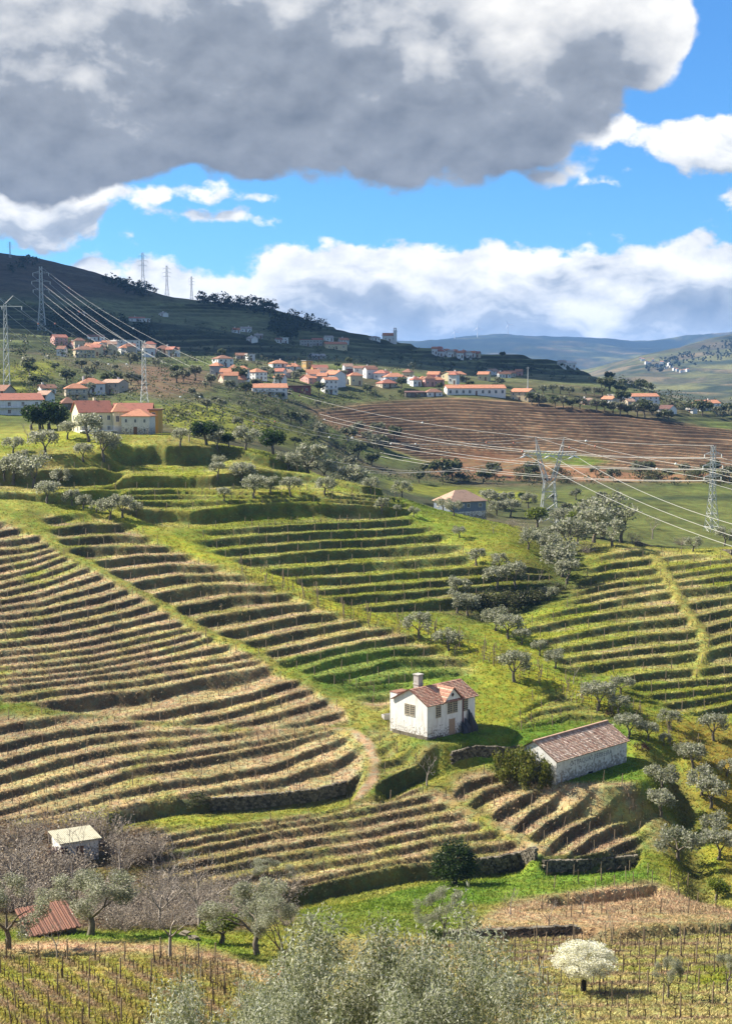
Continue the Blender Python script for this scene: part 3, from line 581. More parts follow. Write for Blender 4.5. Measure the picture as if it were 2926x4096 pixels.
def ground_material():
    m = bpy.data.materials.new('ground'); m.use_nodes = True; t = NT(m.node_tree); b = t.n['Principled BSDF']
    at_ = t.n.new('ShaderNodeVertexColor'); at_.layer_name = 'Col'
    tc = t.n.new('ShaderNodeTexCoord'); g = tc.outputs['Object']
    a = t.noise(g, 3.2, 6, 0.7); c = t.noise(g, 0.55, 4, 0.6); e = t.noise(t.vmath('MULTIPLY', g, (1, 1, 0.4)), 11.0, 3, 0.7)
    k = t.math('ADD', t.math('MULTIPLY', t.math('SUBTRACT', a, 0.5), 1.5), t.math('ADD', t.math('MULTIPLY', t.math('SUBTRACT', c, 0.5), 0.7), t.math('MULTIPLY', t.math('SUBTRACT', e, 0.5), 0.9)))
    k = t.math('ADD', 1.0, k)
    col = t.vmath('SCALE', at_.outputs[0], scale=t.ramp(k, 0.2, 2.0, 0.3, 1.75, smooth=False))
    b1 = t.noise(g, 0.22, 5, 0.65); b2 = t.noise(g, 0.05, 5, 0.6)
    col = t.vmath('SCALE', col, scale=t.math('MULTIPLY', t.ramp(b1, 0.3, 0.7, 0.72, 1.28), t.ramp(b2, 0.3, 0.7, 0.78, 1.22)))
    hue = t.mix(t.ramp(t.noise(g, 1.1, 4, 0.6), 0.42, 0.62), (1.12, 0.98, 0.8), (0.88, 1.04, 0.95))
    col = t.mix(1.0, col, hue, 'MULTIPLY')
    t.l.new(col, b.inputs['Base Color']); b.inputs['Roughness'].default_value = 0.95; b.inputs['Specular IOR Level'].default_value = 0.12
    bp = t.n.new('ShaderNodeBump'); bp.inputs['Strength'].default_value = 0.9; bp.inputs['Distance'].default_value = 0.22
    t.l.new(t.math('ADD', a, t.math('MULTIPLY', e, 0.6)), bp.inputs['Height']); t.l.new(bp.outputs[0], b.inputs['Normal'])
    return m
GROUND_MAT = ground_material()
idx = np.arange(NR * NC).reshape(NR, NC)
quads = np.stack([idx[:-1, :-1], idx[:-1, 1:], idx[1:, 1:], idx[1:, :-1]], -1).reshape(-1, 4)
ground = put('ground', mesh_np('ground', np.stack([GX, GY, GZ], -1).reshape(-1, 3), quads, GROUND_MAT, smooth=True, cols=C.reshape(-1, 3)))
tag(ground, kind='structure', label='terraced vineyard hillsides, valley fields and the mountains beyond')
# ------------------------------------------------------------------ materials for things
def mat(name, col, rough=0.8, vary=0.25, scale=2.0, dirt=None, dirt_amt=0.0, spec=0.3, metal=0.0, bump=0.0):
    m = bpy.data.materials.new(name); m.use_nodes = True; t = NT(m.node_tree); b = t.n['Principled BSDF']
    tc = t.n.new('ShaderNodeTexCoord'); g = tc.outputs['Object']
    n = t.noise(g, scale, 5, 0.6)
    c = t.mix(n, tuple(x * (1 - vary) for x in col), tuple(min(1, x * (1 + vary)) for x in col))
    if dirt:
        d = t.noise(g, scale * 0.6, 6, 0.68)
        c = t.mix(t.math('MULTIPLY', t.ramp(d, 0.48, 0.66), dirt_amt), c, dirt)
    t.l.new(c, b.inputs['Base Color']); b.inputs['Roughness'].default_value = rough; b.inputs['Metallic'].default_value = metal
    b.inputs['Specular IOR Level'].default_value = spec
    if bump:
        bp = t.n.new('ShaderNodeBump'); bp.inputs['Strength'].default_value = 0.7; bp.inputs['Distance'].default_value = bump
        t.l.new(t.noise(g, scale * 4, 4, 0.6), bp.inputs['Height']); t.l.new(bp.outputs[0], b.inputs['Normal'])
    return m
def attr_mat(name, rough=0.8, trans=0.0, spec=0.2, noise=0.0):
    m = bpy.data.materials.new(name); m.use_nodes = True; t = NT(m.node_tree); b = t.n['Principled BSDF']
    at_ = t.n.new('ShaderNodeVertexColor'); at_.layer_name = 'Col'; c = at_.outputs[0]
    if noise:
        tc = t.n.new('ShaderNodeTexCoord')
        c = t.vmath('SCALE', c, scale=t.ramp(t.noise(tc.outputs['Object'], noise, 5, 0.6), 0.25, 0.75, 0.6, 1.35))
    t.l.new(c, b.inputs['Base Color']); b.inputs['Roughness'].default_value = rough; b.inputs['Specular IOR Level'].default_value = spec
    if trans:
        tr = t.n.new('ShaderNodeBsdfTranslucent'); t.l.new(c, tr.inputs[0])
        mx = t.n.new('ShaderNodeMixShader'); mx.inputs[0].default_value = trans
        t.l.new(b.outputs[0], mx.inputs[1]); t.l.new(tr.outputs[0], mx.inputs[2])
        t.l.new(mx.outputs[0], t.n['Material Output'].inputs[0])
    return m
LEAF = attr_mat('leaf', 0.5, 0.58, 0.35); BLADE = attr_mat('grass_blade', 0.8, 0.3, 0.1); BARKA = attr_mat('bark', 0.95, 0, 0.1, noise=6.0)
WOOD = mat('weathered_post', (0.20, 0.15, 0.10), 0.95, 0.35, 6)

# ------------------------------------------------------------------ plants
def tube(paths, sides=5):
    """paths: list of (points, radii); one mesh array pair"""
    V, Fq, base = [], [], 0
    ang = np.linspace(0, 2 * np.pi, sides, endpoint=False)
    for pts, rad in paths:
        p = np.asarray(pts, float); n = len(p); rad = np.asarray(rad, float)
        tg = np.gradient(p, axis=0); tg /= np.linalg.norm(tg, axis=1)[:, None] + 1e-9
        ref = np.where(np.abs(tg[:, 2:3]) > 0.9, np.array([[1.0, 0, 0]]), np.array([[0, 0, 1.0]]))
        s = np.cross(tg, ref); s /= np.linalg.norm(s, axis=1)[:, None] + 1e-9; b = np.cross(tg, s)
        ring = p[:, None] + rad[:, None, None] * (np.cos(ang)[None, :, None] * s[:, None] + np.sin(ang)[None, :, None] * b[:, None])
        V.append(ring.reshape(-1, 3))
        i = np.arange((n - 1) * sides).reshape(n - 1, sides); j = np.roll(i, -1, 1)
        Fq.append(np.stack([i, j, j + sides, i + sides], -1).reshape(-1, 4) + base); base += n * sides
    return np.concatenate(V), np.concatenate(Fq)
def grow(rng, start, direction, length, radius, depth, split, spread, out, tips, wig=0.12, up=0.08, shrink=0.7, seg=4):
    d = np.array(direction, float); d /= np.linalg.norm(d); p = np.array(start, float); pts = [p.copy()]; rad = [radius]
    for i in range(seg):
        d = d + rng.normal(0, wig, 3) + np.array([0, 0, up]); d /= np.linalg.norm(d)
        p = p + d * length / seg; pts.append(p.copy()); rad.append(radius * (1 - 0.5 * (i + 1) / seg))
    out.append((pts, rad))
    if depth <= 0: tips.append((p, d)); return
    for k in range(split):
        az = 2 * np.pi * (k + rng.uniform(0, 0.6)) / split
        s = np.cross(d, [0.3, 0.2, 0.9]); s /= np.linalg.norm(s); b = np.cross(d, s)
        nd = d + spread * rng.uniform(0.6, 1.2) * (np.cos(az) * s + np.sin(az) * b)
        grow(rng, pts[-1 if k else -2], nd, length * shrink * rng.uniform(0.8, 1.2), radius * 0.52, depth - 1, split, spread, out, tips, wig, up, shrink, seg)
def leaves(rng, cen, n, sig, size, aspect, cols, jitter=0.25, droop=0.0):
    """n leaf quads gathered round the centres"""
    cen = np.asarray(cen, float); k = rng.randint(0, len(cen), n)
    g = rng.normal(0, 1, (n, 3)); g /= np.maximum(np.linalg.norm(g, axis=1)[:, None], 1e-6); g *= rng.uniform(0, 1, (n, 1)) ** 0.45
    c = cen[k] + g * np.asarray(sig)
    d = rng.normal(0, 1, (n, 3)); d[:, 2] -= droop; d /= np.linalg.norm(d, axis=1)[:, None]
    s = np.cross(d, rng.normal(0, 1, (n, 3))); s /= np.linalg.norm(s, axis=1)[:, None] + 1e-9
    L = size * rng.uniform(0.6, 1.3, (n, 1)); W = L * aspect
    q = np.stack([c - d * L * .5, c + s * W * .5, c + d * L * .5, c - s * W * .5], 1).reshape(-1, 3)
    cols = np.asarray(cols, float); ci = cols[rng.randint(0, len(cols), n)] * rng.uniform(1 - jitter, 1 + jitter, (n, 1))
    # clumps differ a little in colour
    ci = ci * (1 + 0.18 * np.sin(k * 2.4))[:, None]
    return q, np.arange(4 * n).reshape(-1, 4), np.repeat(ci, 4, 0)
OLIVE_C = [(.245, .25, .15), (.31, .31, .215), (.175, .19, .095), (.385, .38, .30)]
DARK_C = [(.03, .055, .012), (.045, .075, .016), (.02, .04, .01)]
LIME_C = [(.13, .17, .016), (.09, .13, .015), (.17, .19, .03)]
FARG_C = [(.08, .10, .04), (.115, .125, .06), (.055, .072, .028)]
FARO_C = [(.17, .175, .11), (.22, .22, .16), (.12, .13, .07)]
PROTO = {}
def bark_cols(n, rng, c=(.13, .11, .085)): return np.asarray(c)[None] * rng.uniform(0.75, 1.25, (n, 1))
def proto(key, trunk, crown=None, bark=(.13, .11, .085), sides=5, rng=None):
    rng = rng or np.random.RandomState(1)
    v, f = tube(trunk, sides)
    me_t = mesh_np(key + '_trunk', v, f, BARKA, True, bark_cols(len(v), rng, bark if 'twigs' not in key else (.30, .25, .20)))
    me_c = None
    h = v[:, 2].max(); w = np.abs(v[:, :2]).max() * 2
    if crown is not None:
        q, fc, cc = crown; me_c = mesh_np(key + '_crown', q, fc, LEAF, False, cc); h = q[:, 2].max(); w = np.percentile(q[:, 0], 98) - np.percentile(q[:, 0], 2)
    PROTO.setdefault(key.rstrip('0123456789'), []).append((me_t, me_c, h, w))
def make_olive(key, seed, n, size, h=4.6, depth=2, split=3, sig=0.75, aspect=0.55, cols=OLIVE_C, trunk_r=0.22, spread=0.62, shrink=0.72, droop=0.0, aspect_z=0.8, up=0.02):
    rng = np.random.RandomState(seed); out, tips = [], []
    th = h * 0.24
    base = [(0, 0, -0.5), (0.03, 0, 0.1), (rng.uniform(-.12, .12), rng.uniform(-.12, .12), th * 0.6), (rng.uniform(-.2, .2), rng.uniform(-.2, .2), th)]
    out.append((base, [trunk_r * 1.25, trunk_r * 1.1, trunk_r * 0.9, trunk_r * 0.8]))
    for k in range(3):
        az = 2 * np.pi * k / 3 + rng.uniform(0, 0.8)
        grow(rng, base[-1], (math.cos(az) * 0.8, math.sin(az) * 0.8, 0.95), h * 0.27, trunk_r * 0.55, depth, split, spread, out, tips, 0.13, up, shrink)
    cen = np.array([p for p, d in tips])
    proto(key, out, leaves(rng, cen, n, (sig, sig, sig * aspect_z), size, aspect, cols, droop=droop), rng=rng)
for i in range(4): make_olive('olive%d' % i, 30 + i, 1500, 0.34, sig=0.8)
for i in range(2): make_olive('olivenear%d' % i, 60 + i, 9000, 0.15, h=5.4, depth=3, split=2, sig=0.62, aspect=0.42, shrink=0.76)
for i in range(2): make_olive('oliveclose%d' % i, 70 + i, 24000, 0.125, h=6.6, depth=4, split=2, sig=0.6, aspect=0.27, shrink=0.78, spread=0.5, up=0.1, aspect_z=1.3, cols=[(.23, .24, .125), (.31, .315, .20), (.13, .15, .06), (.46, .46, .37)])
for i in range(2): make_olive('round%d' % i, 80 + i, 2600, 0.30, h=4.2, depth=1, split=4, sig=1.05, aspect=0.6, cols=DARK_C, spread=0.7, shrink=0.6)
for i in range(2): make_olive('lime%d' % i, 90 + i, 2000, 0.28, h=3.8, depth=1, split=4, sig=0.9, aspect=0.6, cols=LIME_C, spread=0.7, shrink=0.6)
for i in range(3): make_olive('fargreen%d' % i, 100 + i, 420, 0.75, h=5.5, depth=1, split=3, sig=1.25, aspect=0.7, cols=FARG_C)
for i in range(3): make_olive('farolive%d' % i, 110 + i, 420, 0.6, h=4.6, depth=1, split=3, sig=1.0, aspect=0.7, cols=FARO_C)
def make_bare(key, seed, h=4.5, depth=4, split=3, r=0.11, petals=None, bark=(.26, .225, .19), spread=0.55, trunk=0.28, shrink=0.74, up=0.06):
    rng = np.random.RandomState(seed); out, tips = [], []
    th = h * trunk; base = [(0, 0, -0.4), (0, 0, th * 0.5), (rng.uniform(-.1, .1), rng.uniform(-.1, .1), th)]
    out.append((base, [r * 1.2, r, r * 0.85]))
    for k in range(3):
        az = 2 * np.pi * k / 3 + rng.uniform(0, 0.8)
        grow(rng, base[-1], (math.cos(az), math.sin(az), 1.1), h * 0.22, r * 0.55, depth, split if depth < 4 else 2, spread, out, tips, 0.16, up, shrink, 3)
    cr = None
    if petals:
        g = rng.normal(0, 1, (260, 3)); g /= np.linalg.norm(g, axis=1)[:, None]; g *= rng.uniform(.5, 1.05, (260, 1)); cen = np.array([0, 0, h * .68]) + g * np.array([h * .43, h * .43, h * .29])
        cr = leaves(rng, cen, petals, (0.36, 0.36, 0.3), 0.095, 0.85, [(.78, .76, .62), (.68, .66, .5), (.62, .6, .40), (.80, .79, .72)], jitter=0.12)
    proto(key, [(p, np.maximum(np.asarray(q), 0.012)) for p, q in out], cr, bark=bark, sides=3 if not petals else 4, rng=rng)
for i in range(4): make_bare('bare%d' % i, 120 + i)
make_bare('blossom0', 131, h=4.0, depth=3, split=3, r=0.16, petals=17000, bark=(.03, .025, .02), trunk=0.3, shrink=0.74, spread=0.75, up=0.01)
def make_shrub(key, seed, n, size, cols, r=1.0, hz=0.8, bits=9):
    rng = np.random.RandomState(seed); out, tips = [], []
    for k in range(bits):
        az = rng.uniform(0, 6.28); grow(rng, (0, 0, -0.2), (math.cos(az) * 0.7, math.sin(az) * 0.7, 0.7), r * 1.1, 0.03, 1, 2, 0.5, out, tips, 0.2, 0.02, 0.7, 3)
    proto(key, out, leaves(rng, [p for p, d in tips], n, (r * 0.6, r * 0.6, r * 0.5 * hz), size, 0.6, cols), sides=3, rng=rng)
for i in range(3): make_shrub('thicket%d' % i, 140 + i, 900, 0.28, [(.05, .065, .022), (.08, .09, .035), (.10, .095, .05)], 1.2)
for i in range(2): make_shrub('redbush%d' % i, 150 + i, 500, 0.22, [(.07, .025, .025), (.04, .02, .02)], 0.9)
for i in range(2): make_shrub('vineclad%d' % i, 155 + i, 1500, 0.24, [(.12, .14, .02), (.08, .10, .015), (.16, .15, .03)], 1.1, 1.2)
for i in range(3): make_shrub('twigs%d' % i, 160 + i, 420, 0.16, [(.25, .21, .165), (.31, .26, .21), (.18, .15, .11)], 1.1, 1.0, 40)
def make_egg(key, seed, n=5200):
    rng = np.random.RandomState(seed); g = rng.normal(0, 1, (150, 3)); g /= np.linalg.norm(g, axis=1)[:, None]; g *= rng.uniform(.6, 1, (150, 1))
    cen = np.array([0, 0, 2.3]) + g * np.array([1.45, 1.45, 2.1]); cen[:, :2] *= (1.1 - .22 * (cen[:, 2:3] - 1.5) / 2)
    proto(key, [([(0, 0, -.4), (0, 0, 2.2)], [.2, .12])] + [([(0, 0, .6), tuple(c)], [.05, .02]) for c in cen[:12]], leaves(rng, cen, n, (.5, .5, .5), .2, .6, DARK_C), rng=rng)
make_egg('egg0', 190)
def make_pine(key, seed):
    rng = np.random.RandomState(seed); h = 11.0
    cen = [(rng.normal(0, 1.6), rng.normal(0, 1.6), h * rng.uniform(0.62, 0.95)) for _ in range(9)]
    proto(key, [([(0, 0, -1), (0.1, 0, h * .4), (0.2, 0.1, h * .85)], [.3, .22, .08])] + [([(0.1, 0, h * .5), c], [.1, .04]) for c in cen], leaves(rng, cen, 420, (1.5, 1.5, 0.9), 0.95, 0.7, [(.018, .032, .012), (.028, .045, .016)]), rng=rng)
for i in range(3): make_pine('pine%d' % i, 170 + i)

_pick = random.Random(5); _copies = {}
NAMES = {'olive': 'olive_tree', 'olivenear': 'olive_tree', 'oliveclose': 'olive_tree', 'round': 'evergreen_tree', 'lime': 'evergreen_tree', 'fargreen': 'hillside_tree', 'farolive': 'olive_tree', 'bare': 'bare_tree', 'blossom': 'blossom_tree',
         'thicket': 'bush', 'redbush': 'bush', 'vineclad': 'bush', 'twigs': 'bare_bush', 'egg': 'evergreen_tree', 'pine': 'pine_tree'}
CATS = {'bush': 'bush', 'bare_bush': 'bush'}
def tree(kind, pos, label, group=None, wpx=None, hpx=None, scale=None, zs=1.0, variant=None):
    """one tree or bush: an empty at its foot with trunk and crown; wpx / hpx give its size in photograph pixels"""
    L = PROTO[kind]; me_t, me_c, h, w = L[(variant if variant is not None else _pick.randrange(len(L))) % len(L)]
    d = math.hypot(pos[1], pos[0])
    if scale is None: scale = (wpx * d / F / w) if wpx else (hpx * d / F / h)
    if wpx and hpx: zs = (hpx * d / F / h) / scale
    r = thing(NAMES[kind], pos, _pick.uniform(0, 6.28), label, CATS.get(NAMES[kind], 'tree'), group)
    r.scale = (scale, scale, scale * zs)
    put('trunk' if NAMES[kind] not in CATS else 'stems', me_t, r)
    if me_c: put('crown' if NAMES[kind] not in CATS else 'foliage', me_c, r)
    return r
# ------------------------------------------------------------------ vines, posts and grass on the terraces
rowpts = []; ROWID = [0]      # x, y, direction along the row, what, (plot name, row)
for R in REG:
    if R.name in ('top left', 'house back'): pass
    us = [p[0] for p in R.poly]; u0, u1 = max(min(us), -250), min(max(us), 3180)
    U = np.arange(u0, u1, 6.0)
    for kk in range(int(math.floor(R.ps[0])) + 0, int(math.ceil(R.ps[-1])) + 1):
        v = R.v_at(U, kk - 0.28)
        ok = poly_in(R.poly, U, v)
        if ok.sum() < 4: continue
        pts = []
        for u_, v_, o_ in zip(U, v, ok):
            if not o_: pts.append(None); continue
            # through the base surface, as the terraces were laid out
            a_, t_ = pix_to_at(u_, v_); j_ = int(np.clip(np.searchsorted(COLS, a_), 1, NC - 1))
            i0_, i1_ = int(np.searchsorted(ROWS, R.y0 - 8)), int(np.searchsorted(ROWS, R.y1 + 8))
            col = _VB[i0_:i1_, j_]; w_ = np.nonzero(col >= t_)[0]
            if not len(w_): pts.append(None); continue
            y_ = ROWS[i0_ + w_[0]]; pts.append((a_ * y_, y_))
        ROWID[0] += 1; dist = 0; nextp = random.Random(kk).uniform(0, 3); nextv = 0.4; prev = None
        for p_ in pts:
            if p_ is None: prev = None; continue
            if prev is not None:
                seg = math.hypot(p_[0] - prev[0], p_[1] - prev[1])
                if seg > 6: prev = p_; continue
                dr = math.atan2(p_[1] - prev[1], p_[0] - prev[0]); s_ = 0.0
                while True:
                    n_ = min(nextp, nextv)
                    if n_ > dist + seg: break
                    f_ = (n_ - dist) / max(seg, 1e-6); x_, y_ = prev[0] + f_ * (p_[0] - prev[0]), prev[1] + f_ * (p_[1] - prev[1])
                    if nextp <= nextv: rowpts.append((x_, y_, dr, 'post', (R.name, ROWID[0]))); nextp += random.uniform(4.6, 6.4)
                    else: rowpts.append((x_, y_, dr, 'vine', (R.name, ROWID[0]))); nextv += random.uniform(1.0, 1.5)
                dist += seg
            prev = p_
# the foreground plots: rows laid out on the ground
def field_rows(rows, step_post, step_vine, name):
    for (u0, v0), (u1, v1), n in rows:
        ROWID[0] += 1; A, B = hit(u0, v0), hit(u1, v1); L = (B - A).length; dr = math.atan2(B.y - A.y, B.x - A.x)
        s = random.uniform(0, 1)
        while s < L:
            p = A.lerp(B, s / L); rowpts.append((p.x + random.uniform(-.08, .08), p.y + random.uniform(-.1, .1), dr, 'post', (name, ROWID[0]))); s += step_post * random.uniform(0.92, 1.08)
        s = 0.4
        while s < L:
            p = A.lerp(B, s / L); rowpts.append((p.x, p.y, dr, 'vine', (name, ROWID[0]))); s += step_vine * random.uniform(0.85, 1.15)
rl = [(a_, b_, 0) for a_, b_ in ROWS_L]
field_rows(rl, 8.2, 1.5, 'front left field')
rr_ = [(a_, b_, 0) for a_, b_ in ROWS_R]
field_rows(rr_, 3.6, 1.15, 'front right field')
field_rows([((2150, 3640), (2880, 3600), 0), ((2250, 3670), (2926, 3650), 0), ((2360, 3600), (2780, 3560), 0), ((2200, 3560), (2640, 3510), 0), ((2180, 3500), (2560, 3480), 0)], 3.4, 1.4, 'plot above the ditch')
# the broad green ridge carries rows that run down along it
for off in (-34, -22, -10, 2, 14, 26, 38):
    sub = [(u, v + off) for u, v in P2[4:]]
    field_rows([(sub[i], sub[i + 1], 0) for i in range(len(sub) - 1)], 5.5, 1.5, 'ridge rows')

RP = [(x, y, float(z), d, k, n) for (x, y, d, k, n), z in zip(rowpts, ground_z([p[0] for p in rowpts], [p[1] for p in rowpts]))]
post_pts = sorted([p for p in RP if p[4] == 'post'], key=lambda p: p[1])
def in_frame(p, m=40):
    u, v = to_pix(p[0], p[1], p[2] + 0.7); return -m < u < 2926 + m and v < 4096 + m
inview = [p for p in post_pts if in_frame(p)]; rest = [p for p in post_pts if not in_frame(p, 40)]
def post_mesh(seed):
    r = np.random.RandomState(seed); lean = r.normal(0, 0.07, 2); h = r.uniform(1.25, 1.75); w = r.uniform(0.045, 0.06)
    v, f = tube([([(0, 0, -0.4), (lean[0] * h * .5, lean[1] * h * .5, h * .5), (lean[0] * h, lean[1] * h, h)], [w, w, w * .9])], 5)
    top = len(v) - 5
    return v, [f, np.array([[top, top + 1, top + 2], [top, top + 2, top + 3], [top, top + 3, top + 4]])]
POSTS = []
for i in range(6):
    v, f = post_mesh(200 + i); POSTS.append(mesh_np('vine_post', v, f, WOOD))
WHERE = {'front left field': ('in the grassy lower left plot', 'vine posts of the lower left plot', 'dark'), 'front right field': ('of the blossom tree plot', 'vine posts round the blossom tree', 'dark'),
         'plot above the ditch': ('on the bare plot above the ditch', 'vine posts above the ditch', 'thin'), 'lower middle': ('on the lowest middle terraces', 'vine posts of the lowest terraces', 'thin'),
         'barn plot': ('on the curved barn terraces', 'vine posts before the barn', 'thin'), 'lower left': ('on the terraces below the track', 'vine posts below the dirt track', 'thin'), 'left': ('on the terraces above the track', 'vine posts above the dirt track', 'thin')}
single, ind = [], []
for p in inview: (single if len(single) < 290 and p[5][0] in WHERE else ind).append(p)
by_plot = {}
for p in single: by_plot.setdefault(p[5][0], {}).setdefault(p[5][1], []).append(p)
n_ind = 0
for plot_, rows_ in by_plot.items():
    wd_, gr_, lk_ = WHERE[plot_]
    for ri, row_ in enumerate(sorted(rows_.values(), key=lambda r: sum(q[1] for q in r) / len(r) if plot_ != 'front left field' else sum(to_pix(q[0], q[1], q[2])[0] for q in r) / len(r))):
        for pi, p in enumerate(sorted(row_, key=lambda q: to_pix(q[0], q[1], q[2])[0])):
            o = put('vine_post', POSTS[n_ind % 6], None, (p[0], p[1], p[2]), random.uniform(0, 6.28)); n_ind += 1
            tag(o, '%s vine post, %s in the %s row %s' % (lk_, nth(pi + 1), nth(ri + 1), wd_), 'post', gr_)
VV, FF, base = [], [], 0
pv, pf = tube([([(0, 0, -0.3), (0, 0, 1.5)], [.055, .05])], 4)
for p in ind + rest:
    k = random.uniform(0.85, 1.15); l = np.random.normal(0, 0.05, 2)
    q = pv.copy(); q[:, 0] += l[0] * np.maximum(q[:, 2], 0); q[:, 1] += l[1] * np.maximum(q[:, 2], 0); q[:, 2] *= k
    VV.append(q + np.array([p[0], p[1], p[2]])); FF.append(pf + base); base += len(q)
o = put('distant_vine_posts', mesh_np('distant_vine_posts', np.concatenate(VV), np.concatenate(FF), WOOD)); tag(o, 'countless thin vine posts along the farther terraces', None, None, 'stuff')
# dormant vines: a crooked stem and two bare canes each
VV, FF, CCx, base = [], [], [], 0
tri = np.array([0, 2.1, 4.2])
for p in RP:
    if p[4] != 'vine': continue
    if p[1] > 306: continue
    near_ = p[1] < 140
    h = random.uniform(0.45, 0.7); c, s = math.cos(p[3]), math.sin(p[3]); r = 0.045 if near_ else 0.04
    l1, l2 = random.uniform(0.3, 0.6), random.uniform(0.3, 0.6)
    paths = [([(0, 0, -.1), (random.uniform(-.08, .08), random.uniform(-.08, .08), h)], [r, r * .7]), ([(0, 0, h * .9), (c * l1, s * l1, h + random.uniform(0, .35))], [r * .6, .012]), ([(0, 0, h * .9), (-c * l2, -s * l2, h + random.uniform(0, .35))], [r * .6, .012])]
    if near_: paths.append(([(0, 0, h * .8), (random.uniform(-.15, .15), random.uniform(-.15, .15), h + .5)], [r * .5, .01]))
    v, f = tube(paths, 3)
    VV.append(v + np.array([p[0], p[1], p[2]])); FF.append(f + base); base += len(v)
    CCx.append(np.full((len(v), 3), 1.0) * np.array([.085, .06, .045]) * random.uniform(.7, 1.5))
o = put('dormant_vines', mesh_np('dormant_vines', np.concatenate(VV), np.concatenate(FF), BARKA, False, np.concatenate(CCx))); tag(o, 'leafless winter vines standing in rows along the terraces', None, None, 'stuff')

# grass and dry weeds
def tufts(n, y0, y1, hmin, hmax, seed, weight=None):
    rng = np.random.RandomState(seed)
    a = rng.uniform(-0.27, 0.27, n * 3); y = y0 * (y1 / y0) ** rng.uniform(0, 1, n * 3)
    i = np.clip(np.searchsorted(ROWS, y), 0, NR - 1); j = np.clip(np.searchsorted(COLS, a), 0, NC - 1)
    w = (0.45 + 0.55 * LIP[i, j] + 0.1 * RISER[i, j]) * (1 - 0.85 * np.clip(T3[i, j], 0, 1)) * (1 - 0.5 * np.clip(T5[i, j], 0, 1))
    keep = rng.uniform(0, 1, len(a)) < w; a, y, i, j = a[keep][:n], y[keep][:n], i[keep][:n], j[keep][:n]
    x = a * y; z = ground_z(x, y); m = len(x)
    col = C[i, j] * rng.uniform(0.95, 1.7, (m, 1)); col[:, 0] *= rng.uniform(0.9, 1.15, m)
    col = np.where((RISER[i, j] > 0.5)[:, None], col * 1.25, col)
    V, Cc = [], []
    for b in range(3):
        th = rng.uniform(0, 6.28, m); hw = rng.uniform(0.05, 0.13, m); h = rng.uniform(hmin, hmax, m); ln = rng.normal(0, 0.14, (m, 2)); ox = rng.normal(0, 0.12, (m, 2))
        p0 = np.stack([x + ox[:, 0] - np.cos(th) * hw, y + ox[:, 1] - np.sin(th) * hw, z - 0.06], 1); p1 = np.stack([x + ox[:, 0] + np.cos(th) * hw, y + ox[:, 1] + np.sin(th) * hw, z - 0.06], 1)
        p2 = np.stack([x + ox[:, 0] + ln[:, 0], y + ox[:, 1] + ln[:, 1], z + h], 1)
        V.append(np.stack([p0, p1, p2], 1).reshape(-1, 3)); Cc.append(np.repeat(col, 3, 0))
    V = np.concatenate(V); return V, np.arange(len(V)).reshape(-1, 3), np.concatenate(Cc)
for nm, lb, args in (('meadow_grass', 'grass and dry weeds growing over the terraces', (95000, 150, 356, .10, .30, 41)), ('foreground_grass', 'short grass growing between the front vine rows', (45000, 84, 152, .06, .22, 43))):
    v, f, cc_ = tufts(*args); o = put(nm, mesh_np(nm, v, f, BLADE, False, cc_)); tag(o, lb, None, None, 'stuff')
# ------------------------------------------------------------------ buildings
def plaster(name, col, peel=0.0, stone=(.20, .17, .13), scale=1.2, rust=0.0):
    m = bpy.data.materials.new(name); m.use_nodes = True; t = NT(m.node_tree); b = t.n['Principled BSDF']
    tc = t.n.new('ShaderNodeTexCoord'); g = tc.outputs['Object']; sp = t.n.new('ShaderNodeSeparateXYZ'); t.l.new(g, sp.inputs[0])
    streak = t.noise(t.vmath('MULTIPLY', g, (1, 1, 0.22)), scale * 2.2, 6, 0.65)
    c = t.mix(t.ramp(streak, 0.35, 0.75), tuple(col), tuple(x * 0.78 for x in col))
    if peel:
        n = t.noise(g, scale * 3.1, 8, 0.72); low = t.ramp(sp.outputs[2], 3.4, 0.0, -0.02, 0.15)
        mk = t.ramp(t.math('ADD', n, low), 0.68 - 0.2 * peel, 0.76 - 0.2 * peel)
        c = t.mix(mk, c, t.mix(t.noise(g, 5.0, 4), tuple(x * .55 for x in stone), tuple(x * 1.5 for x in stone)))
    if rust: c = t.mix(t.math('MULTIPLY', t.ramp(t.noise(t.vmath('MULTIPLY', g, (1, 1, .15)), 1.6, 4), 0.56, 0.72), rust), c, (.35, .2, .12))
    t.l.new(c, b.inputs['Base Color']); b.inputs['Roughness'].default_value = 0.92; b.inputs['Specular IOR Level'].default_value = 0.15
    bp = t.n.new('ShaderNodeBump'); bp.inputs['Strength'].default_value = 0.5; bp.inputs['Distance'].default_value = 0.03
    t.l.new(t.noise(g, 9, 5, 0.65), bp.inputs['Height']); t.l.new(bp.outputs[0], b.inputs['Normal'])
    return m
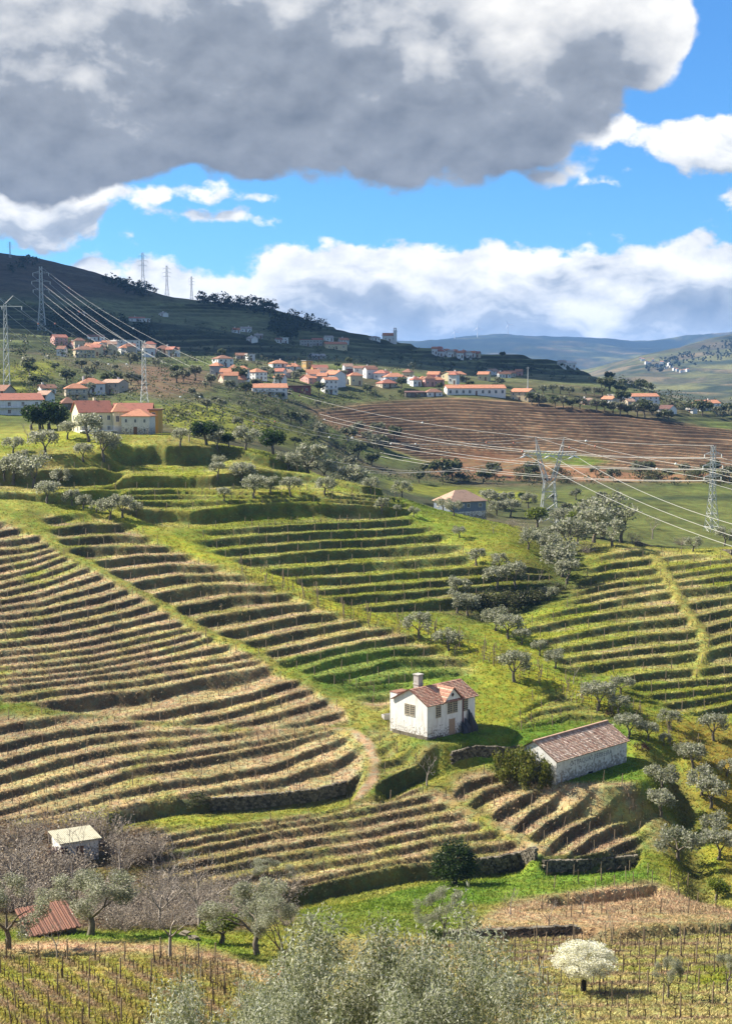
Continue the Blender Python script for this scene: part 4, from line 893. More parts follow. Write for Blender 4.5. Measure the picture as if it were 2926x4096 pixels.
def rooftile(name, col, dirt=(.08, .06, .045)):
    m = bpy.data.materials.new(name); m.use_nodes = True; t = NT(m.node_tree); b = t.n['Principled BSDF']
    tc = t.n.new('ShaderNodeTexCoord'); g = tc.outputs['Object']
    c = t.mix(t.noise(g, 2.6, 6, 0.7), tuple(x * .7 for x in col), tuple(min(1, x * 1.3) for x in col))
    c = t.mix(t.math('MULTIPLY', t.ramp(t.noise(g, 0.8, 6, 0.7), 0.5, 0.7), 0.55), c, dirt)
    w = t.n.new('ShaderNodeTexWave'); w.wave_type = 'BANDS'; w.bands_direction = 'X'; t.l.new(g, w.inputs[0]); w.inputs['Scale'].default_value = 1.4
    bp = t.n.new('ShaderNodeBump'); bp.inputs['Strength'].default_value = 0.6; bp.inputs['Distance'].default_value = 0.08
    t.l.new(w.outputs[1], bp.inputs['Height']); t.l.new(bp.outputs[0], b.inputs['Normal'])
    t.l.new(c, b.inputs['Base Color']); b.inputs['Roughness'].default_value = 0.9; b.inputs['Specular IOR Level'].default_value = 0.2
    return m
WALLS = {'white': plaster('white_plaster', (.72, .71, .68)), 'cream': plaster('cream_plaster', (.62, .52, .33)), 'yellow': plaster('yellow_plaster', (.76, .68, .46)), 'beige': plaster('beige_plaster', (.48, .41, .31)),
         'grey': plaster('grey_render', (.36, .35, .33), 0.3), 'pink': plaster('pink_plaster', (.55, .30, .26)), 'ochre': plaster('ochre_plaster', (.50, .33, .12)), 'blue': plaster('pale_blue_plaster', (.50, .56, .64)),
         'red': plaster('dark_red_plaster', (.25, .09, .08)), 'shaded_blue': plaster('shaded_blue_plaster', (.17, .20, .26)), 'orange': plaster('orange_plaster', (.62, .35, .09)), 'old': plaster('peeling_whitewash', (.66, .63, .58), 0.55), 'stonewall': mat('rough_stone', (.16, .135, .10), .95, .5, 3.0, (.05, .05, .035), .6, bump=.06)}
ROOFS = {'rusty': rooftile('rusty_tiles', (.25, .125, .09)), 'orange': rooftile('orange_tiles', (.44, .20, .12)), 'red': rooftile('red_tiles', (.35, .14, .10)), 'brown': rooftile('brown_tiles', (.25, .13, .09)), 'grey': rooftile('grey_roof', (.34, .32, .30)), 'dark': rooftile('dark_roof', (.13, .07, .06)), 'white': rooftile('pale_roof', (.6, .58, .55)), 'mossy': rooftile('mossy_slab', (.40, .37, .27), (.12, .11, .04)), 'pinkold': rooftile('old_pale_tiles', (.40, .26, .19))}
GLASS = mat('dark_window', (.035, .04, .05), .25, .3, 2, spec=.5); FRAME = mat('white_frame', (.62, .6, .56), .6, .1); DOORW = mat('brown_door', (.16, .085, .05), .7, .3); DOORG = mat('worn_plank_door', (.34, .24, .16), .9, .3, 4)
STEEL = mat('galvanised_steel', (.47, .48, .47), .5, .15, 3, spec=.5); CABLE = mat('aluminium_cable', (.42, .41, .38), .45, .1, 2, spec=.5); CERAM = mat('pale_insulator', (.74, .73, .68), .4, .08)
CONC = mat('weathered_concrete', (.38, .36, .33), .95, .25, 2, (.12, .11, .09), .5)

def boxv(x0, x1, y0, y1, z0, z1):
    v = np.array([(x, y, z) for z in (z0, z1) for y in (y0, y1) for x in (x0, x1)], float)
    f = np.array([(0, 2, 3, 1), (4, 5, 7, 6), (0, 1, 5, 4), (2, 6, 7, 3), (0, 4, 6, 2), (1, 3, 7, 5)])
    return v, f
def boxes(name, lst, m, parent=None):
    V, Fc, b = [], [], 0
    for bb in lst:
        v, f = boxv(*bb); V.append(v); Fc.append(f + b); b += 8
    return put(name, mesh_np(name, np.concatenate(V), np.concatenate(Fc), m), parent)
_wm = {}
def window_mesh(w, h, deep=0.1):
    """frame with a glazing bar round a recessed pane; x across, z up, face towards -y"""
    key = (round(w, 1), round(h, 1))
    if key in _wm: return _wm[key]
    w, h = key; t = max(0.07, 0.09 * w); V, Fc, mi, b = [], [], [], 0
    for bb, k in (((-w/2, w/2, -.05, .02, h - t, h), 0), ((-w/2, w/2, -.07, .02, 0, t), 0), ((-w/2, -w/2 + t, -.05, .02, t, h - t), 0), ((w/2 - t, w/2, -.05, .02, t, h - t), 0), ((-t*.3, t*.3, -.04, .015, t, h - t), 0), ((-w/2 + t, w/2 - t, -.02, .01, t, h - t), 1)):
        v, f = boxv(*bb); V.append(v); Fc.append(f + b); b += 8; mi += [k] * 6
    me = mesh_np('window', np.concatenate(V), np.concatenate(Fc), FRAME); me.materials.append(GLASS)
    me.polygons.foreach_set('material_index', np.array(mi, np.int32)); _wm[key] = me
    return me
def prism(pts2d, y0, y1):
    n = len(pts2d); v = np.array([(x, y0, z) for x, z in pts2d] + [(x, y1, z) for x, z in pts2d], float)
    return v, n
def wall_mesh(name, W, D, H, roof, rise, m, sink=2.5):
    """closed wall body with its gables: x along the front, front at y = -D/2"""
    bm = bmesh.new(); vs = {}
    lo = [bm.verts.new((x, y, -sink)) for x, y in ((-W/2, -D/2), (W/2, -D/2), (W/2, D/2), (-W/2, D/2))]
    hi = [bm.verts.new((x, y, H)) for x, y in ((-W/2, -D/2), (W/2, -D/2), (W/2, D/2), (-W/2, D/2))]
    bm.faces.new(lo[::-1])
    if roof == 'gable':
        a, b = bm.verts.new((-W/2, 0, H + rise)), bm.verts.new((W/2, 0, H + rise))
        bm.faces.new((lo[0], lo[1], hi[1], hi[0])); bm.faces.new((lo[2], lo[3], hi[3], hi[2]))
        bm.faces.new((lo[1], lo[2], hi[2], b, hi[1])); bm.faces.new((lo[3], lo[0], hi[0], a, hi[3]))
        bm.faces.new((hi[0], hi[1], b, a)); bm.faces.new((hi[2], hi[3], a, b))
    else:
        for i in range(4): bm.faces.new((lo[i], lo[(i+1) % 4], hi[(i+1) % 4], hi[i]))
        bm.faces.new(hi)
    me = bpy.data.meshes.new(name); bm.to_mesh(me); bm.free(); me.materials.append(m); return me
def roof_mesh(name, W, D, H, roof, rise, m, ov=0.35, th=0.14):
    w, d = W/2 + ov, D/2 + ov; e = rise * ov / (D/2) if roof in ('gable', 'hip') else 0
    if roof == 'gable':
        top = [(-w, -d, H - e), (w, -d, H - e), (w, 0, H + rise), (-w, 0, H + rise), (w, d, H - e), (-w, d, H - e)]; fs = [(0, 1, 2, 3), (3, 2, 4, 5)]
    elif roof == 'hip':
        r = max(0.2, w - d); top = [(-w, -d, H - e), (w, -d, H - e), (w, d, H - e), (-w, d, H - e), (-r, 0, H + rise), (r, 0, H + rise)]; fs = [(0, 1, 5, 4), (1, 2, 5), (2, 3, 4, 5), (3, 0, 4)]
    elif roof == 'shed':
        top = [(-w, -d, H), (w, -d, H), (w, d, H + rise), (-w, d, H + rise)]; fs = [(0, 1, 2, 3)]
    else:
        top = [(-w, -d, H), (w, -d, H), (w, d, H), (-w, d, H)]; fs = [(0, 1, 2, 3)]; th = 0.35
    bm = bmesh.new(); up = [bm.verts.new((x, y, z + th)) for x, y, z in top]; dn = [bm.verts.new((x, y, z + 0.012)) for x, y, z in top]
    cnt = {}
    for f in fs:
        bm.faces.new([up[i] for i in f]); bm.faces.new([dn[i] for i in f[::-1]])
        for a, b in zip(f, f[1:] + f[:1]): cnt[(a, b)] = 1
    for a, b in list(cnt):
        if (b, a) not in cnt: bm.faces.new((dn[a], dn[b], up[b], up[a]))
    me = bpy.data.meshes.new(name); bm.to_mesh(me); bm.free(); me.materials.append(m); return me
def face_windows(parent, W, D, H, front, side, floors, ww, wh, door=True, left=True):
    fl = H / floors
    for k in range(floors):
        for i in range(front):
            x = -W/2 + W * (i + 0.5) / front
            if door and k == 0 and i == front // 2:
                boxes('door', [(x - .45, x + .45, -D/2 - .03, -D/2 + .02, -0.1, min(2.0, fl * .85))], DOORW, parent); continue
            put('window', window_mesh(ww, wh), parent, (x, -D/2 - .02, fl * k + (fl - wh) * .45))
        for s, on in ((-1, left), (1, not left)):
            if not on: continue
            for i in range(side):
                o = put('window', window_mesh(ww, wh), parent, (s * (W/2 + .02), -D/2 + D * (i + .5) / side, fl * k + (fl - wh) * .45)); o.rotation_euler = (0, 0, s * math.pi / 2)
def house(pos, W, D, H, rz, roof, rise, wall, rf, label, front=3, side=1, floors=1, chimney=True, group=None, ww=0.95, wh=1.15, door=True, name='house', cat='house', left=True, balcony=False, group_=None):
    r = thing(name, pos, rz, label, cat, group)
    put('wall', wall_mesh('wall', W, D, H, roof, rise, WALLS[wall]), r)
    ro = put('roof', roof_mesh('roof', W, D, H, roof, rise, ROOFS[rf]), r)
    if chimney and roof != 'flat':
        cx = W * random.uniform(-.3, .3); boxes('chimney', [(cx - .3, cx + .3, .3, .85, H + rise * .4, H + rise + .7), (cx - .38, cx + .38, .22, .93, H + rise + .7, H + rise + .82)], WALLS['white' if wall != 'grey' else 'grey'], ro)
    face_windows(r, W, D, H, front, side, floors, ww, min(wh, H / floors * .55), door, left)
    if balcony:
        z = H / floors; boxes('balcony', [(-W * .42, W * .42, -D/2 - 1.1, -D/2 - .01, z - .1, z + .02)] + [(-W * .42 + W * .84 * i / 8 - .03, -W * .42 + W * .84 * i / 8 + .03, -D/2 - 1.08, -D/2 - 1.02, z + .02, z + .9) for i in range(9)] + [(-W * .42, W * .42, -D/2 - 1.1, -D/2 - 1.0, z + .9, z + .98)], WALLS['white'], r)
    return r
R_ = math.radians

# --- the village: left, right, base row, eave row, roof, rise, wall, tiles, turn, floors, windows, words
VIL = [
 (-75, 150, 1660, 1600, 'gable', 1.7, 'white', 'red', 12, 2, 4, 'white two storey house with red gable roof at the left edge of the photo', dict(balcony=True, left=False)),
 (-20, 48, 1590, 1566, 'gable', 1.6, 'beige', 'brown', -15, 1, 2, 'small house with worn brown roof behind the white house at the left edge', {}),
 (254, 345, 1600, 1553, 'hip', 1.5, 'beige', 'orange', 8, 2, 3, 'beige house with balcony and flat hip roof behind the yellow house', dict(balcony=True)),
 (306, 412, 1572, 1534, 'hip', 1.9, 'white', 'orange', 10, 1, 3, 'white house with wide orange hip roof uphill of the beige house', {}),
 (410, 502, 1574, 1531, 'gable', 1.2, 'beige', 'pinkold', -12, 2, 3, 'beige and white house right of the wide orange hip roof', {}),
 (149, 216, 1578, 1557, 'gable', 1.2, 'white', 'brown', 14, 1, 3, 'low white cottage under the olive trees left of the beige house', {}),
 (157, 200, 1606, 1585, 'gable', 1.2, 'white', 'pinkold', -10, 1, 2, 'tiny white outbuilding below the low white cottage', {}),
 (236, 296, 1640, 1612, 'hip', 1.6, 'stonewall', 'brown', 10, 1, 2, 'old stone house with brown roof half hidden behind the yellow gable', {}),
 (203, 263, 1380, 1350, 'gable', 1.6, 'pink', 'red', 15, 2, 3, 'tall pink house with stepped red roofs at the top of the left village', {}),
 (280, 317, 1394, 1374, 'gable', 1.3, 'pink', 'orange', 20, 1, 2, 'narrow pink house with orange roof beside the big cream house', {}),
 (289, 373, 1431, 1399, 'hip', 1.8, 'cream', 'brown', 10, 2, 5, 'big cream house with a row of five upper windows in the left village', {}),
 (319, 366, 1393, 1380, 'gable', 1.2, 'beige', 'brown', 12, 1, 2, 'low house with brown roof behind the big cream house', {}),
 (366, 414, 1406, 1380, 'gable', 1.5, 'white', 'orange', -30, 2, 2, 'white gabled house right behind the big cream house', {}),
 (347, 414, 1362, 1352, 'gable', 1.2, 'white', 'brown', 8, 1, 4, 'long low white house highest in the left village', {}),
 (405, 440, 1385, 1372, 'gable', 1.0, 'white', 'orange', 8, 1, 2, 'small white house squeezed in the middle of the left village', {}),
 (472, 543, 1420, 1391, 'hip', 1.9, 'white', 'orange', 10, 2, 4, 'white house with orange hip roof and balcony at the village front', dict(balcony=True)),
 (470, 556, 1388, 1363, 'flat', .3, 'white', 'white', 6, 2, 4, 'white flat roofed house behind the white house with balcony', {}),
 (586, 621, 1418, 1400, 'gable', 1.0, 'pink', 'pinkold', 12, 1, 2, 'pale pink house beside the lattice pylon', {}),
 (621, 683, 1414, 1396, 'hip', 1.9, 'beige', 'brown', 8, 1, 3, 'beige house with brown pyramid roof at the right end of the left village', {}),
 (384, 420, 1417, 1398, 'gable', 1.0, 'red', 'dark', 5, 1, 2, 'dark timber shed between the cream house and the white house', {}),
 (436, 474, 1394, 1372, 'gable', 1.6, 'white', 'grey', -40, 1, 2, 'white gable end with grey roof in the left village', {}),
 (851, 926, 1466, 1434, 'hip', 1.6, 'white', 'brown', 14, 2, 3, 'white two storey house standing alone with low hip roof on the hillside', {}),
 (989, 1010, 1442, 1418, 'flat', .3, 'white', 'white', 10, 2, 1, 'white tower like block right of the lone two storey house', {}),
 (941, 987, 1437, 1424, 'gable', 1.2, 'grey', 'brown', 6, 1, 3, 'long low brown roofed barn beside the white tower like block', {}),
 (875, 976, 1541, 1517, 'gable', 2.2, 'beige', 'orange', 10, 1, 4, 'broad house with big bright orange roof behind a dark tree', {}),
 (993, 1058, 1520, 1488, 'hip', 1.6, 'white', 'orange', 20, 2, 3, 'white house with outside stairs right of the big orange roof', {}),
 (1076, 1150, 1470, 1457, 'hip', 1.7, 'white', 'orange', 10, 1, 4, 'white villa with arched porch and orange hip roof', {}),
 (1146, 1200, 1482, 1467, 'hip', 1.7, 'white', 'orange', -8, 1, 2, 'white bungalow with orange hip roof beside the arched villa', {}),
 (1211, 1245, 1482, 1444, 'flat', .3, 'ochre', 'grey', 15, 2, 1, 'tall ochre windowless block with flat top', dict(front=1)),
 (1245, 1308, 1492, 1473, 'gable', 1.7, 'ochre', 'red', 6, 1, 3, 'ochre house with red roof right of the tall ochre block', {}),
 (1101, 1165, 1509, 1490, 'gable', 1.6, 'grey', 'pinkold', 18, 1, 2, 'old grey stone house with faded roof in the middle of the village', {}),
 (1004, 1142, 1582, 1551, 'gable', 1.7, 'white', 'orange', 4, 2, 5, 'long white house with orange roof and open loggia at the village edge', dict(balcony=True)),
 (1144, 1239, 1570, 1545, 'flat', .3, 'red', 'dark', 2, 1, 3, 'low dark shed with flat tin roof right of the long loggia house', {}),
 (1206, 1303, 1536, 1512, 'gable', 1.5, 'pink', 'orange', 14, 2, 4, 'pink house with long orange roof behind the dark tin shed', {}),
 (1286, 1347, 1575, 1519, 'gable', 1.2, 'white', 'orange', 10, 3, 3, 'tall white three storey house with balconies', dict(balcony=True)),
 (1303, 1372, 1548, 1498, 'gable', 1.8, 'white', 'orange', -35, 2, 3, 'white house with steep gable behind the three storey house', {}),
 (928, 958, 1332, 1322, 'gable', 1.4, 'white', 'orange', 10, 1, 2, 'small white house with orange roof on the dark upper slope', {}),
 (960, 1004, 1328, 1314, 'gable', 1.2, 'white', 'grey', 5, 1, 3, 'white house with pale roof beside the small orange roofed one on the upper slope', {}),
 (989, 1025, 1369, 1354, 'gable', 1.4, 'white', 'grey', -20, 1, 2, 'white gabled house below the pair on the upper slope', {}),
 (1017, 1049, 1354, 1344, 'gable', 1.0, 'grey', 'grey', 5, 1, 2, 'long grey shed just above the white gabled house', {}),
 (1100, 1126, 1371, 1361, 'gable', 1.0, 'white', 'brown', 8, 1, 2, 'low white house with brown roof left of a white cube house', {}),
 (1126, 1148, 1372, 1352, 'flat', .3, 'white', 'white', 10, 2, 1, 'white cube house on the upper slope', {}),
 (1200, 1247, 1384, 1360, 'flat', .3, 'grey', 'red', 5, 2, 4, 'unfinished grey block with rows of dark openings', {}),
 (1247, 1288, 1383, 1359, 'gable', 1.0, 'grey', 'red', 5, 2, 3, 'grey house with red roof joined to the unfinished block', {}),
 (1295, 1331, 1364, 1350, 'gable', 1.2, 'white', 'grey', 10, 1, 2, 'white house with pale roof above the long beige warehouse', {}),
 (1353, 1392, 1376, 1360, 'gable', 1.5, 'white', 'orange', 10, 2, 3, 'white house with orange roof right above the beige warehouse', {}),
 (1295, 1383, 1397, 1377, 'gable', 1.6, 'cream', 'orange', 6, 1, 3, 'long beige warehouse with orange roof under the church hill', {}),
 (1234, 1299, 1438, 1424, 'gable', 1.2, 'grey', 'grey', 10, 1, 3, 'low grey farm ruin on the slope under the grey block', {}),
 (1380, 1434, 1506, 1484, 'gable', 1.5, 'red', 'dark', 8, 1, 2, 'dark red house with brown roof left of the big white hall', {}),
 (1410, 1496, 1507, 1473, 'gable', 1.2, 'white', 'brown', 4, 2, 3, 'big plain white hall with thin red roof in the village centre', dict(ww=.7)),
 (1503, 1576, 1519, 1498, 'hip', 2.0, 'beige', 'brown', 10, 1, 3, 'beige house with large brown hip roof', {}),
 (1535, 1619, 1531, 1507, 'hip', 1.9, 'blue', 'orange', 5, 2, 4, 'pale blue house with porch and orange hip roof', dict(balcony=True)),
 (1509, 1584, 1550, 1538, 'hip', 1.8, 'beige', 'red', 12, 1, 3, 'low house that shows mainly its red roof among the olives', {}),
 (1630, 1671, 1537, 1515, 'gable', .8, 'blue', 'white', 6, 1, 1, 'bluish white plain building right of the porch house', {}),
 (1671, 1710, 1534, 1517, 'hip', 1.5, 'cream', 'orange', 6, 1, 2, 'cream cottage with orange roof beside the bluish building', {}),
 (1727, 1774, 1541, 1519, 'hip', 1.3, 'pink', 'orange', 4, 1, 2, 'pink house with orange hip roof', {}),
 (1772, 1854, 1527, 1498, 'gable', 1.6, 'cream', 'orange', 22, 2, 3, 'cream two storey house with orange gable roof', dict(balcony=True)),
 (1787, 2012, 1580, 1553, 'gable', 1.6, 'white', 'orange', 3, 1, 9, 'very long white farmhouse with many dark windows', dict(ww=1.3, wh=1.7)),
 (1701, 1765, 1586, 1570, 'hip', 1.5, 'white', 'brown', 6, 1, 3, 'small white cottage left of the very long farmhouse', {}),
 (1617, 1696, 1588, 1570, 'shed', .6, 'stonewall', 'dark', 4, 1, 3, 'open dark farm shed left of the small white cottage', {}),
 (1373, 1412, 1536, 1520, 'flat', .3, 'white', 'white', 6, 1, 1, 'white garage box below the big white hall', {}),
 (1477, 1518, 1362, 1351, 'hip', 1.2, 'white', 'grey', 8, 1, 3, 'pale house left of the church on the ridge', {}),
 (2049, 2136, 1602, 1567, 'gable', 1.5, 'cream', 'orange', -14, 2, 3, 'cream house with orange roof alone above the brown terraces', {}),
 (2413, 2470, 1614, 1598, 'gable', 1.4, 'white', 'orange', -20, 1, 3, 'low white house with orange roof at the left of the right hand farm', {}),
 (2440, 2515, 1600, 1580, 'flat', .3, 'white', 'grey', 5, 1, 3, 'white wing with grey roof in the right hand farm', {}),
 (2512, 2629, 1612, 1586, 'gable', 1.5, 'white', 'orange', 5, 2, 5, 'long white farmhouse with orange roof on the right', {}),
 (2593, 2635, 1619, 1598, 'gable', 1.2, 'white', 'orange', 8, 1, 2, 'white annex at the right end of the right hand farmhouse', {}),
 (2497, 2536, 1623, 1608, 'gable', 1.2, 'beige', 'pinkold', 10, 1, 2, 'beige hut in front of the right hand farmhouse', {}),
 (2638, 2701, 1653, 1636, 'gable', 1.7, 'white', 'dark', -25, 1, 2, 'white barn with dark red roof right of the farm', {}),
 (2782, 2876, 1642, 1613, 'gable', 1.6, 'white', 'orange', 8, 2, 4, 'white villa with stacked orange roofs at the right edge', dict(balcony=True)),
 (2749, 2785, 1654, 1637, 'gable', 1.5, 'white', 'grey', -35, 1, 1, 'white gable shed left of the villa at the right edge', {}),
 (2326, 2383, 1619, 1605, 'hip', 1.0, 'pink', 'pinkold', 8, 1, 3, 'low reddish farm building among the olives left of the right hand farm', {}),
 (1946, 1990, 1500, 1485, 'gable', 1.4, 'white', 'pinkold', 20, 2, 2, 'pale house behind the long farmhouse', {}),
 (1990, 2040, 1511, 1497, 'gable', 1.2, 'white', 'brown', 5, 1, 4, 'long white house right of the pale house', {}),
 (2010, 2060, 1508, 1492, 'gable', 1.3, 'beige', 'orange', 8, 1, 3, 'beige house with orange roof right of the thin pole', {}),
 (2060, 2090, 1502, 1486, 'gable', 1.3, 'pink', 'orange', -8, 2, 2, 'pinkish house with orange roof at the end of that row', {}),
 (940, 975, 1545, 1530, 'flat', .3, 'white', 'grey', 8, 1, 2, 'white garage under the big orange roof', {}),
 (514, 575, 1260 + 26, 1278, 'gable', 1.0, 'white', 'red', 6, 1, 3, 'white farmhouse with red roof alone on the dark mountainside', {}),
 (560, 598, 1288, 1278, 'flat', .3, 'white', 'white', 8, 1, 2, 'white cube at the right end of the lone mountainside farmhouse', {}),
 (638, 668, 1266, 1256, 'gable', 1.0, 'white', 'grey', -20, 1, 2, 'small pale house highest on the dark mountainside', {}),
 (305, 338, 1266, 1254, 'gable', 1.0, 'white', 'grey', 10, 1, 2, 'small pale house between the cables on the mountainside', {}),
]
def village_house(e):
    u0, u1, vb, ve, roof, rise, wall, rf, turn, floors, front, words, kw = e
    uc = (u0 + u1) / 2; turn = max(-42, min(42, turn * 2.2))
    p = hit(uc, vb, 372.0, 1480.0); d = p.y
    W = (u1 - u0) * d / F / math.cos(R_(turn)) * 1.08; H = (vb - ve) * d / F
    H = max(H, 2.2); D = min(max(W * 0.62, 4.5), 9.0); k = dict(kw); k.setdefault('front', front)
    if turn: W = max(4.0, W - D * abs(math.sin(R_(turn))) * 0.9)
    return house((p.x, p.y + D * .45, p.z), W, D, H, R_(turn), roof, rise, wall, rf, words, side=2, floors=floors, chimney=(roof in ('gable', 'hip') and random.random() < .6), **k)
for e in VIL: village_house(e)
# hamlets on the far ridge: small houses side by side
def hamlet(spots, words, group, y0=900, y1=1500, hm=3.2):
    n = len(spots)
    ordw = ['leftmost', 'second', 'third', 'fourth', 'fifth', 'sixth', 'seventh', 'eighth', 'ninth', 'tenth', 'eleventh', 'twelfth', 'thirteenth', 'fourteenth', 'fifteenth', 'sixteenth']
    for i, (u, vb, w, wall, rf) in enumerate(sorted(spots)):
        p = hit(u, vb, y0, y1); W = w * p.y / F
        lab = ('leftmost ' if i == 0 else 'rightmost ' if i == n - 1 else ordw[i] + ' from left, ') + words
        house((p.x, p.y, p.z), W, max(4, W * .7), hm * random.uniform(.8, 1.3), R_(random.uniform(-30, 30)), random.choice(['gable', 'gable', 'hip']), 1.4, wall, rf, lab, front=2, side=1, chimney=False, group=group)
hamlet([(1737, 1417, 22, 'white', 'orange'), (1757, 1412, 18, 'pink', 'red'), (1762, 1425, 24, 'white', 'red'), (1785, 1418, 20, 'white', 'orange'), (1800, 1428, 22, 'white', 'grey'), (1818, 1424, 20, 'beige', 'orange'),
        (1838, 1432, 26, 'white', 'orange'), (1852, 1424, 20, 'pink', 'orange'), (1872, 1433, 22, 'white', 'grey'), (1890, 1427, 22, 'white', 'orange'), (1908, 1430, 20, 'beige', 'red')], 'tiny house of the hamlet below the church ridge', 'houses of the hamlet below the church')
hamlet([(2140, 1432, 30, 'white', 'orange'), (2165, 1436, 20, 'white', 'red'), (2222, 1444, 24, 'white', 'white'), (2245, 1466, 30, 'white', 'grey'), (2262, 1446, 22, 'white', 'grey'), (2280, 1470, 36, 'white', 'white'), (2285, 1452, 24, 'white', 'orange'), (2312, 1462, 30, 'beige', 'brown'),
        (2325, 1478, 22, 'white', 'grey'), (2340, 1462, 18, 'white', 'orange'), (2352, 1474, 20, 'white', 'brown'), (2362, 1456, 16, 'white', 'white')], 'tiny house of the hamlet on the right ridge end', 'houses of the hamlet on the ridge end')
_rf = random.Random(9)
hamlet([(2560 + 12.5 * i + _rf.uniform(-4, 4), 1440 + 3.2 * i + _rf.uniform(-10, 12), _rf.uniform(9, 15), 'white', _rf.choice(['orange', 'white', 'brown'])) for i in range(16)], 'white speck of a house on the far hillside', 'houses on the far hillside', 2600, 5200, 6)

_rh = random.Random(31)
hamlet([(_rh.uniform(860, 1400), _rh.uniform(1500, 1560), _rh.uniform(34, 58), _rh.choice(['white', 'white', 'cream', 'beige', 'white', 'grey']), _rh.choice(['orange', 'orange', 'brown', 'red', 'pinkold'])) for i in range(14)], 'small house among the middle village gardens', 'small houses of the middle village', 500, 820, 4.2)
hamlet([(_rh.uniform(200, 700), _rh.uniform(1385, 1425), _rh.uniform(30, 50), _rh.choice(['white', 'white', 'cream', 'beige']), _rh.choice(['orange', 'brown', 'red', 'pinkold'])) for i in range(11)], 'small house packed in the left village', 'small houses of the left village', 500, 820, 4.2)
hamlet([(_rh.uniform(1400, 2000), _rh.uniform(1505, 1560), _rh.uniform(32, 54), _rh.choice(['white', 'white', 'cream', 'pink']), _rh.choice(['orange', 'orange', 'brown', 'red'])) for i in range(10)], 'small house behind the long farmhouse row', 'small houses of the right village', 560, 900, 4.0)
# --- the church on the ridge
p = hit(1555, 1366, 950, 1450)
ch = house((p.x, p.y + 3, p.z), 9.5, 6.5, 4.6, R_(8), 'gable', 2.0, 'white', 'orange', 'small white church with bell tower on the ridge skyline', front=3, side=1, chimney=False, name='church', cat='church')
bt = boxes('bell_tower', [(3.2, 5.6, -4.2, -1.8, -2, 8.2), (3.0, 5.8, -4.4, -1.6, 8.2, 8.5)], WALLS['white'], ch); boxes('belfry', [(3.5, 3.9, -3.9, -2.1, 8.5, 10.1), (4.9, 5.3, -3.9, -2.1, 8.5, 10.1), (3.4, 5.4, -4.0, -2.0, 10.1, 10.5)], WALLS['beige'], bt)

# --- the yellow house on its terrace
def place(u, v, y): return at(u, v, y)
yb = hit(420, 1742, 330, 372); Y0 = yb.y
def local_house(u0, u1, vb, ve, y, D, turn, **k):
    a, b = at(u0, vb, y), at(u1, vb, y); W = (b.x - a.x) / math.cos(R_(turn)); c = (a + b) / 2
    return c, W, (vb - ve) * y / F
c, W, H = local_house(292, 425, 1735, 1648, Y0 + 5, 8, 26)
r = thing('yellow_house', (c.x, c.y + 4, c.z), R_(26), 'yellow house with gable end, orange roofs and white basement above the olive terrace', 'house')
put('wall', wall_mesh('wall', W * .92, 7.2, H, 'gable', 2.6, WALLS['yellow']), r); ro = put('roof', roof_mesh('roof', W * .92, 7.2, H, 'gable', 2.6, ROOFS['red']), r)
boxes('chimney', [(.5, 1.1, .4, 1.0, H + 1.2, H + 3.4)], WALLS['yellow'], ro)
face_windows(r, W * .92, 7.2, H * .98, 4, 2, 2, .8, 1.2, True)
tw = 4.3; tx = W * .46 + tw * .5 - .2
w2 = put('tower_wall', wall_mesh('tower_wall', tw, 6.4, H + .1, 'hip', 1.9, WALLS['yellow']), r, (tx, -1.6, 0)); put('tower_roof', roof_mesh('tower_roof', tw, 6.4, H + .1, 'hip', 1.8, ROOFS['orange']), w2)
boxes('basement_wall', [(-tw/2 - .03, tw/2 + .03, -3.24, 3.24, -2.6, 1.75)], WALLS['white'], w2)
for x in (-1.15, 1.1): put('window', window_mesh(.95, 1.5), w2, (x, -3.22, H - 2.5))
put('window', window_mesh(.8, 1.1), w2, (.4, -3.26, .3))
boxes('terrace_railing', [(-W*.46 + .4 * i, -W*.46 + .4 * i + .06, -5.9, -5.84, .9, 1.9) for i in range(22)] + [(-W*.46, -W*.46 + 9, -5.92, -5.8, 1.9, 2.0), (-W * .46, -W * .46 + 9, -5.9, -3.7, .6, .9)], WALLS['white'], r)
c, W, H = local_house(492, 604, 1738, 1664, Y0 + 4, 6, 8)
house((c.x, c.y + 2.8, c.z), W, 6.0, H, R_(-6), 'hip', 1.5, 'old', 'orange', 'peeling white house with orange roof joined right of the yellow house', front=3, side=2, floors=2, ww=.6, wh=.9, chimney=False)
c, W, H = local_house(452, 603, 1720, 1650, Y0 + 14, 6, 4)
house((c.x, c.y + 3, c.z), W, 7, H, R_(2), 'gable', 2.2, 'white', 'red', 'long low building with plain red roof behind the peeling white house', front=3, side=1, floors=2, chimney=False)
c, W, H = local_house(600, 637, 1705, 1642, Y0 + 12, 5, 0)
house((c.x, c.y + 2.5, c.z), W, 5, H, R_(-5), 'flat', .3, 'orange', 'brown', 'small orange house right of the peeling white house', front=1, side=1, floors=2, door=False, chimney=False)

